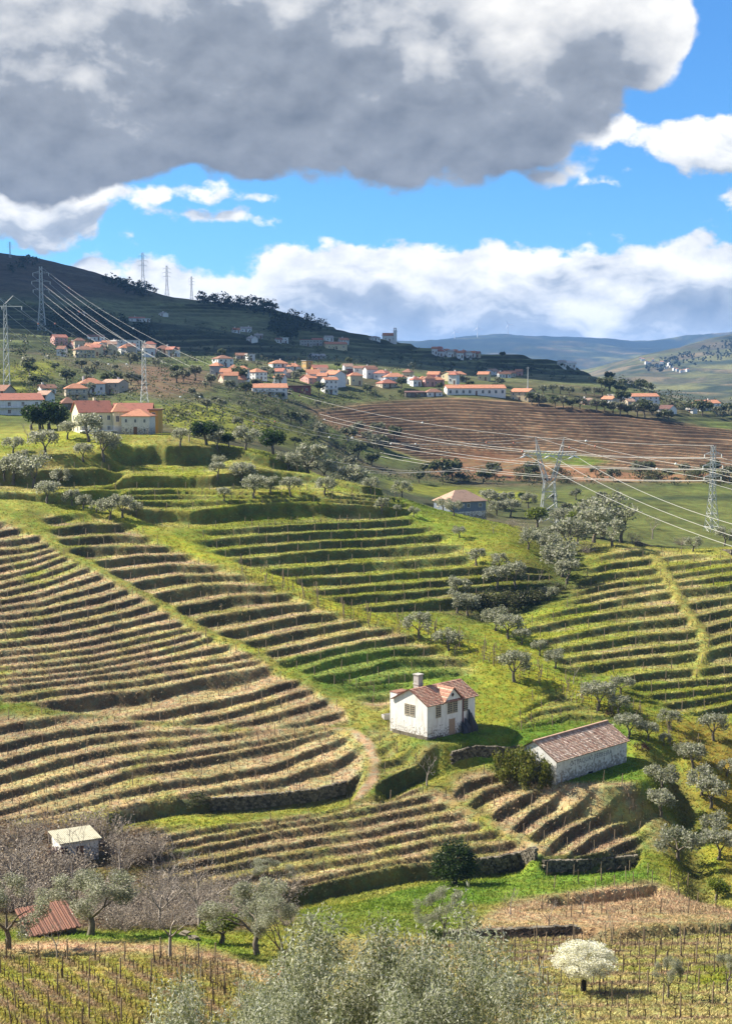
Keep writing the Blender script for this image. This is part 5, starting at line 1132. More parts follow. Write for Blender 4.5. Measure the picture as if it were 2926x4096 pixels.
# --- the two buildings in the vineyard
TILE = attr_mat('clay_tile', .9, 0, .15, noise=3.0)
def tile_courses(parent, x0, x1, y_eave, z_eave, y_ridge, z_ridge, n, cols, seed, segs=26):
    """roof covering: one overlapping course of clay tiles after another, each its own piece"""
    rng = np.random.RandomState(seed); dy, dz = (y_ridge - y_eave) / n, (z_ridge - z_eave) / n
    L = math.hypot(dy, dz); ny, nz = -dz / L, dy / L
    if nz < 0: ny, nz = -ny, -nz
    variants = []
    for k in range(5):
        xs = np.linspace(x0, x1, segs * 2 + 1); wob = rng.normal(0, .012, len(xs)); cor = np.where(np.arange(len(xs)) % 2 == 0, .05, 0.0)
        V = np.concatenate([np.stack([xs, np.full_like(xs, -dy * .12), -dz * .12 + .085 + cor * nz + wob], 1), np.stack([xs, np.full_like(xs, dy * 1.02), dz * 1.02 + .02 + cor * .7], 1), np.stack([xs, np.full_like(xs, -dy * .12), np.full_like(xs, -dz * .12 - .02)], 1)])
        m = len(xs); i = np.arange(m - 1)
        Fq = np.concatenate([np.stack([i, i + 1, i + 1 + m, i + m], 1), np.stack([i + 2 * m, i + 1 + 2 * m, i + 1, i], 1)])
        cc_ = np.asarray(cols)[rng.randint(0, len(cols), m)] * rng.uniform(.8, 1.2, (m, 1)); variants.append(mesh_np('tile_course', V, Fq, TILE, False, np.concatenate([cc_, cc_, cc_ * .45])))
    for k in range(n): put('tile_course', variants[rng.randint(5)], parent, (0, y_eave + dy * k, z_eave + dz * k))
HT = [(.34, .18, .125), (.40, .23, .16), (.28, .14, .10), (.38, .26, .19)]; BT = [(.42, .28, .20), (.50, .36, .27), (.32, .19, .14), (.58, .46, .37), (.38, .24, .17)]
Hc = hit(1707, 2962, 195, 215); az = R_(43.6)
wh = thing('white_farmhouse', (Hc.x, Hc.y, Hc.z), az, 'whitewashed two storey farmhouse with tiled roof, cross gable and tall chimney', 'house')
OLDW = plaster('old_whitewash', (.72, .70, .66), 0.38, (.24, .21, .17), 1.0, .3)
L_, W_, H_, RI = 10.0, 6.7, 5.0, 1.8
body = bpy.data.objects  # local frame: x along the front from the near corner, y back into the house
bm = bmesh.new(); P = lambda *a: bm.verts.new(a)
a0, a1, a2, a3 = P(0, 0, -2), P(L_, 0, -2), P(L_, W_, -2), P(0, W_, -2); b0, b1, b2, b3 = P(0, 0, H_), P(L_, 0, H_), P(L_, W_, H_), P(0, W_, H_); r0_, r1_ = P(0, W_/2, H_ + RI), P(L_, W_/2, H_ + RI)
for f in ((a0, a1, b1, b0), (a2, a3, b3, b2), (a1, a2, b2, r1_, b1), (a3, a0, b0, r0_, b3), (b0, b1, r1_, r0_), (b2, b3, r0_, r1_), (a3, a2, a1, a0)): bm.faces.new(f)
g0, g1, gp = P(3.3, -.02, H_ - .05), P(7.1, -.02, H_ - .05), P(5.2, -.02, H_ + 1.75); k0, k1, kp = P(3.3, .6, H_ - .05), P(7.1, .6, H_ - .05), P(5.2, W_/2, H_ + 1.75)
for f in ((g0, g1, gp), (g0, gp, kp, k0), (g1, k1, kp, gp)): bm.faces.new(f)
me = bpy.data.meshes.new('wall'); bm.to_mesh(me); bm.free(); me.materials.append(OLDW); put('wall', me, wh)
rb_ = roof_mesh('roof_deck', L_, W_, H_, 'gable', RI, ROOFS['brown'], .3, .05); rd = put('roof', rb_, wh, (L_/2, W_/2, 0))
sl = RI / (W_/2)
tile_courses(rd, -L_/2 - .3, L_/2 + .5, -W_/2 - .32, H_ - .32 * sl + .05, 0, H_ + RI + .05, 14, HT, 1)
tile_courses(rd, -L_/2 - .3, L_/2 + .5, W_/2 + .32, H_ - .32 * sl + .05, 0, H_ + RI + .05, 12, HT, 2)
# cross gable: two tiled slopes that meet over the window
for s in (-1, 1):
    n = 9
    for k in range(n):
        t0, t1 = k / n, (k + 1) / n; xa, xb = 5.2 + s * 2.15 * (1 - t0), 5.2 + s * 2.15 * (1 - t1); za, zb_ = H_ - .28 + 2.1 * t0, H_ - .28 + 2.1 * t1
        ya, yb2 = .0 + 3.2 * t0, .0 + 3.2 * t1
        V = np.array([(xa + s * .06, -.35, za + .12), (xb, -.35, zb_ + .08), (xb, yb2, zb_ + .08), (xa + s * .06, ya, za + .12), (xa + s * .06, -.35, za - .02), (xa + s * .06, ya, za - .02)])
        put('gable_course', mesh_np('gable_course', V, [np.array([[0, 1, 2, 3] if s > 0 else [3, 2, 1, 0], [4, 0, 3, 5]])], TILE, False, np.tile(np.array(HT[k % 4]) * random.uniform(.85, 1.2), (6, 1))), wh)
chm = boxes('chimney', [(2.6, 3.55, 4.3, 5.3, H_ + .3, H_ + 3.3), (2.52, 3.63, 4.22, 5.38, H_ + 1.9, H_ + 2.02), (2.5, 3.65, 4.2, 5.4, H_ + 3.3, H_ + 3.42)], CONC, rd.parent); boxes('annex', [(.25, 2.6, W_ - .4, W_ + 1.0, -2, H_ + .75)], OLDW, wh); boxes('annex_roof', [(.2, 2.7, W_ - .45, W_ + 1.1, H_ + .76, H_ + .86)], ROOFS['brown'], wh)
def slat_window(x0, x1, z0, z1, parent, side=False, slats=5):
    w, h = x1 - x0, z1 - z0; o = boxes('window', [(-w/2, w/2, -.015, .05, 0, h)], GLASS, parent)
    fr = boxes('frame', [(-w/2 - .07, w/2 + .07, -.04, .04, h, h + .08), (-w/2 - .07, w/2 + .07, -.07, .04, -.1, 0), (-w/2 - .07, -w/2, -.04, .04, 0, h), (w/2, w/2 + .07, -.04, .04, 0, h), (-.03, .03, -.045, .02, 0, h)], mat('window_frame', (.42, .36, .27), .8, .2), o)
    for i in range(slats): boxes('slat', [(-w/2 + .03, w/2 - .03, -.05, -.02, h * (i + .25) / slats, h * (i + .7) / slats)], SLATM, o)
    if side: o.location = (-.01, (x0 + x1) / 2, z0); o.rotation_euler = (0, 0, -math.pi / 2)
    else: o.location = ((x0 + x1) / 2, -.01, z0)
    return o
SLATM = mat('weathered_shutter', (.27, .23, .17), .9, .25, 4)
slat_window(2.5, 3.3, 3.1, 4.6, wh, True); slat_window(3.6, 4.4, 3.1, 4.6, wh, True)
slat_window(1.8, 2.75, 3.0, 4.6, wh); slat_window(4.2, 5.1, 3.2, 4.75, wh); slat_window(5.3, 6.2, 3.2, 4.75, wh); slat_window(7.5, 8.4, 3.1, 4.7, wh)
boxes('door', [(4.6, 5.6, -.04, .02, 0, 2.3), (4.5, 4.6, -.06, .02, 0, 2.4), (5.6, 5.7, -.06, .02, 0, 2.4)], DOORG, wh); boxes('downpipe', [(7.25, 7.4, -.14, -.02, 0.2, H_ + .2)], mat('rusty_pipe', (.16, .06, .05), .8, .3), wh)
boxes('gable_vent', [(5.05, 5.35, -.06, -.03, H_ + .55, H_ + 1.05), (4.95, 5.45, -.061, -.031, H_ + .7, H_ + .9)], mat('dark_vent', (.05, .02, .02), .9, .2), wh)
boxes('stone_plinth', [(-.12, 0, -.1, W_ + .1, -2.5, .5), (-.12, 3.2, -.12, 0, -2.5, .3)], WALLS['stonewall'], wh)
for k in range(6):
    o = boxes('stone_step', [(-.5, .9, -.28 - .38 * k - .38, -.28 - .38 * k, -2, -.05 - .17 * k)], CONC, wh)
# dark sheeting stacked against the house wall
ts = thing('tarpaulin_stack', wh.matrix_basis @ Vector((8.2, -.75, 0)), az, 'dark folded sheeting stacked against the white farmhouse corner', 'tarpaulin')
TARP = mat('dark_tarpaulin', (.025, .026, .032), .6, .4, 3, spec=.4)
for x, h, w in ((-1.2, 1.6, .55), (-.5, 2.0, .5), (.25, 3.2, .5), (.8, 2.6, .45), (1.2, 1.8, .4)):
    v, f = tube([([(x, 0, -.2), (x + .05, .1, h * .35), (x - .03, .35, h * .75), (x, .55, h)], [w, w * .8, w * .45, .06])], 9)
    v[:, :2] += np.random.RandomState(int(x * 10 + 50)).normal(0, .05, (len(v), 2)); put('fold', mesh_np('fold', v, f, TARP, True), ts)

Bc = hit(2222, 3142, 180, 205); ab = R_(44.8)
bn = thing('stone_barn', (Bc.x, Bc.y, Bc.z), ab, 'long barn with peeling whitewash, faded lettering and old clay tile roof', 'barn')
BW = plaster('peeling_barn_wall', (.62, .61, .58), 0.62, (.27, .25, .22), 0.7)
LB, WB, HB, RB = 15.9, 7.14, 3.3, 2.0
o = put('wall', wall_mesh('wall', LB, WB, HB, 'gable', RB, BW, 3.0), bn, (LB/2, WB/2, 0))
ro = put('roof', roof_mesh('roof', LB, WB, HB, 'gable', RB, ROOFS['brown'], .25, .05), bn, (LB/2, WB/2, 0)); sl = RB / (WB/2)
tile_courses(ro, -LB/2 - .3, LB/2 + .3, -WB/2 - .3, HB - .3 * sl + .05, 0, HB + RB + .05, 17, BT, 5, 40); tile_courses(ro, -LB/2 - .3, LB/2 + .3, WB/2 + .3, HB - .3 * sl + .05, 0, HB + RB + .05, 14, BT, 6, 40)
boxes('ridge_cap', [(-LB/2 - .3, LB/2 + .3, -.16, .16, HB + RB + .06, HB + RB + .24)], ROOFS['pinkold'], ro)
boxes('plinth', [(-.02, LB - 3.5, -.05, 0, -3, .35)], WALLS['grey'], bn); boxes('low_hatch', [(7.0, 8.0, -.07, -.02, -.7, .45)], mat('black_opening', (.012, .01, .01), 1, .1), bn)
fc_ = bpy.data.curves.new('lettering', 'FONT'); fc_.body = 'OTTAQUAS\u00b7FERREIRA'; fc_.size = 0.92; fc_.extrude = 0.006; fc_.space_character = 1.12
to = bpy.data.objects.new('lettering', fc_); scene.collection.objects.link(to); bpy.context.view_layer.update()
tm = bpy.data.meshes.new_from_object(to.evaluated_get(bpy.context.evaluated_depsgraph_get())); bpy.data.objects.remove(to)
tm.materials.clear(); tm.materials.append(mat('faded_paint', (.13, .13, .15), .95, .5, 5, (.5, .49, .47), .45))
co = np.empty(len(tm.vertices) * 3); tm.vertices.foreach_get('co', co); wtx = co.reshape(-1, 3)[:, 0].max()
to = put('lettering', tm, bn, (3.0, -.012, 2.05)); to.rotation_euler = (math.pi/2, 0, 0); to.scale = (9.4 / wtx, 1, 1)

# --- the house at the end of the ridge, its wall shade put into the colour
p = hit(1850, 2058, 300, 350)
gh = house((p.x - .5, p.y + 3.5, p.z - .6), 10.2, 7.2, 4.2, R_(30), 'hip', 2.3, 'shaded_blue', 'pinkold', 'blue grey house with big faded hip roof at the end of the ridge', front=3, side=2, floors=2, ww=.9, wh=1.0, chimney=False, door=False)
boxes('stone_base', [(-5.16, 5.16, -3.66, 3.66, -2.5, 1.7)], WALLS['old'], gh)
# --- the shed among the bare shrubs and the red roof at the lower left
p = hit(305, 3445, 165, 195)
sh = house((p.x - .4, p.y + 1.6, p.z), 4.6, 4.2, 2.6, R_(28), 'shed', .25, 'old', 'mossy', 'small white concrete shed with mossy flat roof among bare shrubs', front=1, side=1, chimney=False, name='shed', cat='shed', ww=.7)
p = hit(180, 3745, 112, 140)
rs_ = house((p.x, p.y + 1.5, p.z - 1.2), 4.2, 3.3, 1.6, R_(32), 'shed', 1.3, 'stonewall', 'rusty', 'low hut with slanting red tile roof behind the olive trees', front=1, side=1, chimney=False, name='hut', cat='hut')
for k in range(9): boxes('tile_row', [(-2.35 + .53 * k, -2.2 + .53 * k, -2.1, 2.1, 0, .09)], ROOFS['brown'], rs_).location = (0, 0, 2.39)
for c_ in rs_.children:
    if c_.name.startswith('tile_row'): c_.rotation_euler = (math.atan2(1.3, 4.0), 0, 0)

# --- stone walls
def stone_wall(pts, h, label, y0=120, y1=330, th=.5, step=.42):
    P_ = [hit(u, v, y0, y1) for u, v in pts]
    r = thing('stone_wall', P_[0], 0, label, 'wall'); rng = np.random.RandomState(int(pts[0][0])); V, Fc, Cc, b = [], [], [], 0
    core = []
    for A, B in zip(P_[:-1], P_[1:]):
        d = (B - A); L = math.hypot(d.x, d.y); n = max(1, int(L / step)); ex = Vector((d.x / L, d.y / L, 0)); ey = Vector((-ex.y, ex.x, 0))
        for i in range(n):
            for k in range(int(h / .3) + 1):
                c = A.lerp(B, (i + .5 + rng.uniform(-.2, .2) + .5 * (k % 2)) / n); gz = float(ground_z(c.x, c.y)[0]) if k == 0 else None
                hh = .3 * rng.uniform(.8, 1.15); w = step * rng.uniform(.75, 1.1); base_z = c.z - A.z
                v, f = boxv(-w/2, w/2, -th/2 + rng.uniform(-.06, .06), th/2, 0, hh); v = v * rng.uniform(.93, 1.05, v.shape)
                R3 = np.array([[ex.x, ey.x, 0], [ex.y, ey.y, 0], [0, 0, 1]]); v = v @ R3.T
                V.append(v + np.array([c.x - P_[0].x, c.y - P_[0].y, c.z - P_[0].z - .3 + k * .29])); Fc.append(f + b); b += 8; Cc.append(np.tile(np.array([.12, .105, .08]) * rng.uniform(.4, 1.5), (8, 1)))
    o = put('stones', mesh_np('stones', np.concatenate(V), np.concatenate(Fc), BARKA, False, np.concatenate(Cc)), r); o['kind'] = 'stuff'
    return r
stone_wall([(840, 3232), (991, 3226), (1120, 3212), (1261, 3196), (1380, 3166)], 1.7, 'dry stone retaining wall under the lower left terraces', 170, 200)
stone_wall([(1800, 3050), (1900, 3022), (2040, 2992), (2075, 2978)], 1.6, 'dry stone retaining wall below the white farmhouse', 180, 205)
stone_wall([(1900, 3490), (1990, 3480), (2080, 3462), (2140, 3440)], 1.8, 'dry stone wall beside the round dark evergreen', 160, 185)
stone_wall([(2170, 3478), (2300, 3474), (2450, 3466), (2545, 3456)], 1.4, 'low stone terrace wall below the curved barn plot', 160, 185)
stone_wall([(2540, 2186), (2640, 2184), (2760, 2196), (2926, 2222)], 1.3, 'old stone wall along the top of the right hand vineyard', 270, 320)
stone_wall([(1790, 3745), (2000, 3738), (2270, 3724), (2310, 3722)], .7, 'low stone wall of the ditch behind the blossom tree', 118, 160)
# ------------------------------------------------------------------ pylons, cables, turbines
def lattice(levels, bays, leg=0.09, brace=0.055):
    """four legs through levels [(z, half width x, half width y)], cross-braced"""
    paths = []; L = []
    for (z0, a0, b0), (z1, a1, b1), n in zip(levels[:-1], levels[1:], bays):
        for i in range(n): L.append(((z0 + (z1 - z0) * i / n), a0 + (a1 - a0) * i / n, b0 + (b1 - b0) * i / n))
    L.append(levels[-1])
    cor = ((-1, -1), (1, -1), (1, 1), (-1, 1))
    for sx_, sy_ in cor: paths.append(([(sx_ * a, sy_ * b, z) for z, a, b in L], [leg] * len(L)))
    for k in range(len(L) - 1):
        z0, a0, b0 = L[k]; z1, a1, b1 = L[k + 1]
        for i in range(4):
            c0, c1 = cor[i], cor[(i + 1) % 4]
            paths.append(([(c0[0] * a0, c0[1] * b0, z0), (c1[0] * a1, c1[1] * b1, z1)], [brace] * 2)); paths.append(([(c1[0] * a0, c1[1] * b0, z0), (c0[0] * a1, c0[1] * b1, z1)], [brace] * 2))
            if k % 2 == 1: paths.append(([(c0[0] * a0, c0[1] * b0, z0), (c1[0] * a0, c1[1] * b0, z0)], [brace] * 2))
    return paths
def arm_paths(z, x0, x1, b=.45, up=1.0, r=.055):
    tip = (x1, 0, z); P_ = []
    for sy_ in (-1, 1):
        P_ += [([(x0, sy_ * b, z), tip], [r, r]), ([(x0, sy_ * b, z + up), tip], [r, r])]
        for t_ in (.33, .66): P_.append(([(x0 + (x1 - x0) * t_, sy_ * b * (1 - t_), z), (x0 + (x1 - x0) * t_, sy_ * b * (1 - t_), z + up * (1 - t_))], [r * .7] * 2))
    return P_
def mesh_part(name, paths, m, parent, sides=4):
    v, f = tube(paths, sides); return put(name, mesh_np(name, v, f, m, False), parent)
def double_pylon(u, vbase, vtop, y, label, rz=0.0, arms=3, kf=1.0, y0=None):
    """tapering mast with three pairs of arms"""
    base = at(u, vbase, y); base.z = float(ground_z(base.x, base.y)[0]); top = at(u, vtop, y).z; H = top - base.z
    r = thing('pylon', base, rz, label, 'pylon'); bw = H * .065
    mesh_part('mast', lattice([(-.5, bw, bw), (H * .45, bw * .42, bw * .42), (H, bw * .3, bw * .3)], [6, 7], .10 * kf, .055 * kf), STEEL, r)
    tips = []
    for k in range(arms):
        z = H * (.9 - .13 * k); ln = H * (.10 + (.02 if k == 1 else 0))
        for s in (-1, 1):
            a = mesh_part('cross_arm', arm_paths(z, s * bw * .33, s * (bw * .33 + ln), bw * .3, H * .03, .05 * kf), STEEL, r)
            mesh_part('insulator', [([(s * (bw * .33 + ln), 0, z), (s * (bw * .33 + ln), 0, z - .3), (s * (bw * .33 + ln), 0, z - H * .045)], [.06 * kf, .16 * kf, .1 * kf])], CERAM, a, 6)
            tips.append(r.matrix_basis @ Vector((s * (bw * .33 + ln), 0, z - H * .045)))
    tips.append(base + Vector((0, 0, H)))
    return r, tips
def wire(A, B, sag, rad, label, group, balls=0, name='power_cable', mat_=None, n=36, ball_r=.3):
    A, B = Vector(A), Vector(B); pts = []
    for i in range(n + 1):
        t_ = i / n; p = A.lerp(B, t_); p.z -= sag * 4 * t_ * (1 - t_); pts.append(p - A)
    v, f = tube([(np.array([tuple(p) for p in pts]), np.full(n + 1, rad))], 5)
    o = put(name, mesh_np(name, v, f, mat_ or CABLE, True), None, A); tag(o, label, 'cable', group)
    for k in range(balls):
        t_ = (k + .6) / (balls + .2); i = min(n, int(t_ * n)); s = tube([([pts[i] + Vector((0, 0, -ball_r)), pts[i] + Vector((0, 0, -ball_r * .7)), pts[i], pts[i] + Vector((0, 0, ball_r * .7)), pts[i] + Vector((0, 0, ball_r))], [.02, ball_r * .75, ball_r, ball_r * .75, .02])], 8)
        put('marker_ball', mesh_np('marker_ball', *s, CERAM if k % 3 else BALLR, True), o)
    return o
BALLR = mat('faded_red_ball', (.45, .16, .10), .5, .1)
# the forked pylon by the olive grove
pb = at(2193, 2090, 432); pb.z = float(ground_z(pb.x, pb.y)[0]); HP = at(2190, 1748, 432).z - pb.z
cp_ = thing('pylon', pb, R_(-18), 'forked lattice pylon among the olive trees with crossbeam and two horns', 'pylon')
k = HP / 26.0
mesh_part('lower_mast', lattice([(-.6, 2.6 * k, 2.2 * k), (12.6 * k, 1.5 * k, 1.2 * k)], [4], .11, .06), STEEL, cp_)
for s in (-1, 1):
    fk = []
    prev = None
    for (x, z, w) in ((1.0, 12.6, .7), (1.9, 15.6, .6), (2.9, 18.6, .5), (3.4, 21.0, .5)):
        q = [(s * (x + dx * w) * k, dy * w * k, z * k) for dx, dy in ((-1, -1), (1, -1), (1, 1), (-1, 1))]
        if prev:
            for i in range(4): fk += [([prev[i], q[i]], [.09, .09]), ([prev[i], q[(i + 1) % 4]], [.05, .05]), ([prev[(i + 1) % 4], q[i]], [.05, .05])]
        prev = q
    mesh_part('fork', fk, STEEL, cp_)
    mesh_part('horn', [([(s * 3.4 * k + dx * .5, dy * .5, 21 * k), (s * 4.4 * k, 0, 26 * k)], [.08, .06]) for dx, dy in ((-1, -1), (1, -1), (1, 1), (-1, 1))] + [([(s * 3.65 * k - .35, -.3, 22.6 * k), (s * 3.95 * k + .2, .2, 23.8 * k)], [.06, .06])], STEEL, cp_)
bm_ = [([(-8.2 * k, dy, z * k), (8.2 * k, dy, z * k)], [.08, .08]) for dy in (-.5, .5) for z in (20.4, 21.6)]
bm_ += [([(-8.2 * k + 16.4 * k * i / 14, dy, 20.4 * k), (-8.2 * k + 16.4 * k * (i + 1) / 14, dy, 21.6 * k)], [.045, .045]) for i in range(14) for dy in (-.5, .5)]
mesh_part('crossbeam', bm_, STEEL, cp_)
AT = {}
Mx = Matrix.Translation(pb) @ Matrix.Rotation(R_(-18), 4, 'Z')
for j, x in enumerate((-7.4, 0, 7.4)):
    for s in (-1, 1):
        mesh_part('insulator', [([(x * k, s * .6, 20.2 * k), (x * k + s * .5, s * 1.8, 19.9 * k), (x * k + s * 1.0, s * 3.0, 19.6 * k)], [.14, .24, .14])], CERAM, cp_, 6)
        AT[(j, s)] = Mx @ Vector((x * k + s * 1.0, s * 3.0, 19.6 * k))
HORN = [Mx @ Vector((s * 4.4 * k, 0, 26 * k)) for s in (-1, 1)]
rp, RT = double_pylon(2842, 2186, 1782, 425, 'tall lattice pylon with three pairs of arms at the right edge', R_(25))
# left pylons
lp = at(25, 1392, 480); lp.z = float(ground_z(lp.x, lp.y)[0]); HL = at(25, 1215, 480).z - lp.z
lpy = thing('pylon', lp, R_(10), 'slim lattice pylon with flat crossarm at the far left edge', 'pylon')
mesh_part('mast', lattice([(-.5, 1.1, 1.1), (HL * .8, .5, .5), (HL, .4, .4)], [7, 2], .07, .04), STEEL, lpy)
mesh_part('crossbeam', [([(-7, dy, HL * .97), (5.4, dy, HL * .97)], [.1, .1]) for dy in (-.4, .4)] + [([(0, 0, HL), (2.6, 0, HL + 2.6)], [.07, .05]), ([(0, 0, HL), (-2.6, 0, HL + 2.6)], [.07, .05])], STEEL, lpy)
LT = []
for x in (-6.6, -1.0, 5.2):
    mesh_part('insulator', [([(x, 0, HL * .97), (x, 0, HL * .97 - .5), (x, 0, HL * .97 - 1.1)], [.1, .2, .12])], CERAM, lpy, 6); LT.append(lp + Vector((x, 0, HL * .97 - 1.1)))
mp, MT = double_pylon(168, 1302, 1066, 900, 'tall thin lattice pylon on the dark mountainside with cables fanning down', R_(5), kf=1.1)
vp, VT = double_pylon(578, 1618, 1362, 470, 'slim lattice pylon standing behind the yellow house', R_(15), arms=0, kf=.6)
ws = 'three heavy cables'
for j in range(3):
    nm = ('left', 'middle', 'right')[j]
    wire(LT[j], AT[(j, -1)], (22, 21.5, 21)[j], .05, nm + ' heavy cable sweeping from the far left pylon down behind the yellow house', 'heavy cables from the left pylon')
    end = at(3420 - 30 * j, (2330, 2270, 2200)[j], 235)
    wire(AT[(j, 1)], end, 3.0, .05, ('lowest', 'middle', 'uppermost')[j] + ' of three heavy cables slanting down to the right edge', 'heavy cables to the right')
for s in (0, 1):
    wire(HORN[s], at(3500, 2010 - 60 * s, 240), 2.0, .035, ('lower', 'upper')[s] + ' thin earth wire with marker balls running right from the forked pylon', 'earth wires to the right', 3)
    wire(lp + Vector(((-2.6, 2.6)[s], 0, HL + 2.6)), HORN[s], 18, .04, ('left', 'right')[s] + ' thin earth wire with marker balls from the far left pylon', 'earth wires from the left pylon', 7)
pairs = [(0, 0), (1, 1), (2, 2), (3, 3), (4, 4), (5, 5)]
tier = ('top', 'middle', 'bottom')
for a_, b_ in pairs:
    wire(MT[a_], RT[b_], 28 + 1.0 * (a_ // 2), .06, ('left ' if a_ % 2 == 0 else 'right ') + tier[a_ // 2] + ' cable of the long span from the mountainside pylon to the right pylon', 'cables of the long span', 4 if a_ in (0, 3) else 0, n=60, ball_r=.45)
wire(MT[-1], RT[-1], 26, .045, 'thin uppermost earth wire of the long span with pale marker balls', None, 6, n=60, ball_r=.4)
for a_ in range(6):
    q = RT[a_]; wire(q, at(3500, 1830 + 75 * (a_ // 2) + 20 * (a_ % 2), 380), 3, .055, ('left ' if a_ % 2 == 0 else 'right ') + tier[a_ // 2] + ' cable leaving the right edge pylon out of the photo', 'cables leaving the right pylon')
for (u, vb, vt, y, lb) in ((41, 1012, 966, 1440, 'tiny pylon on the skyline at the upper left corner of the mountain'), (572, 1122, 1010, 1390, 'tallest of the pylons on the mountain skyline'), (668, 1152, 1062, 1370, 'second skyline pylon right of the tallest one'), (767, 1206, 1105, 1340, 'third skyline pylon beside the dark wood'),
                           ):
    double_pylon(u, vb, vt, y, lb, R_(20), kf=.85)
# thin mast in the village
mb = hit(2109, 1555, 600, 900); o = thing('utility_mast', mb, 0, 'thin grey mast rising above the cream house in the village', 'mast'); mesh_part('shaft', [([(0, 0, -1), (0, 0, 11.5)], [.22, .12])], STEEL, o); mesh_part('crossbar', [([(-.9, 0, 10.8), (.9, 0, 10.8)], [.08, .08])], STEEL, o)
# wind turbines on the far ridge
TW = mat('turbine_white', (.7, .7, .7), .5, .05)
for u, v, lb in ((1817, 1350, 'leftmost of three wind turbines on the far blue ridge'), (1908, 1346, 'middle wind turbine on the far blue ridge'), (2030, 1348, 'rightmost of three wind turbines on the far blue ridge')):
    b = at(u, v, 8950); b.z = float(ground_z(b.x, b.y)[0]); o = thing('wind_turbine', b, 0, lb, 'turbine')
    mesh_part('tower', [([(0, 0, -6), (0, 0, 58)], [2.4, 1.4])], TW, o, 8); mesh_part('nacelle', [([(0, -4, 58), (0, 4, 58)], [1.8, 1.8])], TW, o, 6)
    for kk in range(3):
        an = R_(90 + 120 * kk + u % 50); mesh_part('blade', [([(0, -4.5, 58), (math.cos(an) * 12, -4.5, 58 + math.sin(an) * 12), (math.cos(an) * 32, -4.5, 58 + math.sin(an) * 32)], [1.0, 1.3, .3])], TW, o)
# ------------------------------------------------------------------ where the trees stand
ORD = ['first', 'second', 'third', 'fourth', 'fifth', 'sixth', 'seventh', 'eighth', 'ninth', 'tenth', 'eleventh', 'twelfth', 'thirteenth', 'fourteenth', 'fifteenth', 'sixteenth', 'seventeenth', 'eighteenth', 'nineteenth', 'twentieth']
S = 1463 / 1624.0
def c3_(x, y): return x * S, 1700 + y * S
def c4_(x, y): return 1463 + x * S, 1900 + y * S
def c6_(x, y): return 1463 + x * S, 2600 + y * S
def c7_(x, y): return x * S, 3300 + y * S
def c8_(x, y): return 1463 + x * S, 3300 + y * S
def row_of(conv, spots, words, group, y0, y1, default='olive', hk=1.0):
    spots = sorted(spots, key=lambda s: s[0])
    for i, s in enumerate(spots):
        x, y, w = s[:3]; kind = s[3] if len(s) > 3 else default
        u, v = conv(x, y); p = hit(u, v, y0, y1)
        lead = 'leftmost ' if i == 0 else 'rightmost ' if i == len(spots) - 1 else nth(i + 1) + ' '
        nm = {'olive': 'olive tree', 'bare': 'bare tree', 'round': 'dark evergreen', 'lime': 'yellow green evergreen', 'thicket': 'dark bush', 'redbush': 'dark red bush', 'twigs': 'bare brown bush', 'olivenear': 'silvery olive', 'farolive': 'olive tree', 'fargreen': 'dark green tree', 'vineclad': 'creeper bush'}[kind]
        tree(kind, p, lead + nm + ' ' + words, group, wpx=w * S * (1.22 if kind == 'olive' else 0.72 if kind in ('farolive', 'fargreen') else 1.0))
# below the yellow house, on the big upper terraces
row_of(c3_, [(60, 125, 75), (200, 135, 85), (370, 160, 60), (460, 150, 95), (105, 165, 45)], 'on the grassy plot under the yellow house wall', 'olives under the yellow house', 285, 350)
row_of(c3_, [(300, 62, 60), (395, 75, 95), (125, 50, 90, 'bare')], 'against the wall below the yellow house', 'trees at the yellow house wall', 320, 352)
row_of(c3_, [(800, 92, 60), (965, 110, 65), (1090, 112, 90), (915, 62, 95, 'round'), (1015, 78, 55, 'round'), (1210, 130, 98, 'round'), (840, 60, 100, 'bare')], 'along the crest right of the yellow house', 'trees on the crest', 300, 352)
row_of(c3_, [(975, 190, 60), (965, 235, 55), (1075, 265, 75), (1125, 325, 80), (1200, 300, 55), (995, 335, 45)], 'on the banks of the upper green terraces', 'olives on the upper banks', 285, 345)
row_of(c3_, [(1280, 200, 85), (1370, 182, 135), (1440, 210, 95), (1500, 192, 70), (1570, 245, 110), (1440, 310, 85), (1290, 315, 65), (1330, 170, 90)], 'in the grove on the right part of the crest', 'olives in the crest grove', 280, 345)
row_of(c3_, [(370, 372, 65), (430, 390, 45), (490, 418, 75), (545, 412, 85), (605, 402, 45), (210, 348, 75), (320, 360, 60)], 'in the row at the top of the diagonal green track', 'olives at the track top', 265, 320)
row_of(c3_, [(60, 250, 90), (150, 280, 110), (260, 270, 80), (20, 240, 60)], 'in the hedge at the left edge below the upper bank', 'olive hedge at left', 280, 330, 'olive')
# the ridge and the gully
row_of(c4_, [(20, 75, 70), (70, 165, 55), (135, 165, 35), (160, 102, 65), (210, 185, 38), (340, 142, 65), (390, 182, 75)], 'on the ridge terraces near the blue grey house', 'trees near the blue grey house', 270, 345)
row_of(c4_, [(415, 278, 55), (490, 402, 65), (565, 262, 55, 'bare'), (405, 540, 75), (580, 502, 75), (660, 492, 85), (770, 472, 45, 'bare'), (590, 420, 60)], 'on the end of the ridge terraces', 'trees on the ridge end', 240, 310)
row_of(c4_, [(405, 612, 75), (450, 625, 75), (515, 650, 60, 'thicket'), (575, 692, 80), (630, 728, 85), (690, 752, 55), (770, 802, 55), (840, 858, 65)], 'in the line along the lower edge of the gully', 'trees along the gully', 215, 275)
row_of(c4_, [(235, 722, 95), (365, 778, 100), (545, 832, 45, 'bare'), (655, 918, 110), (910, 1008, 55, 'bare')], 'alone on the broad green ridge above the farmhouse', 'lone trees on the green ridge', 205, 262)
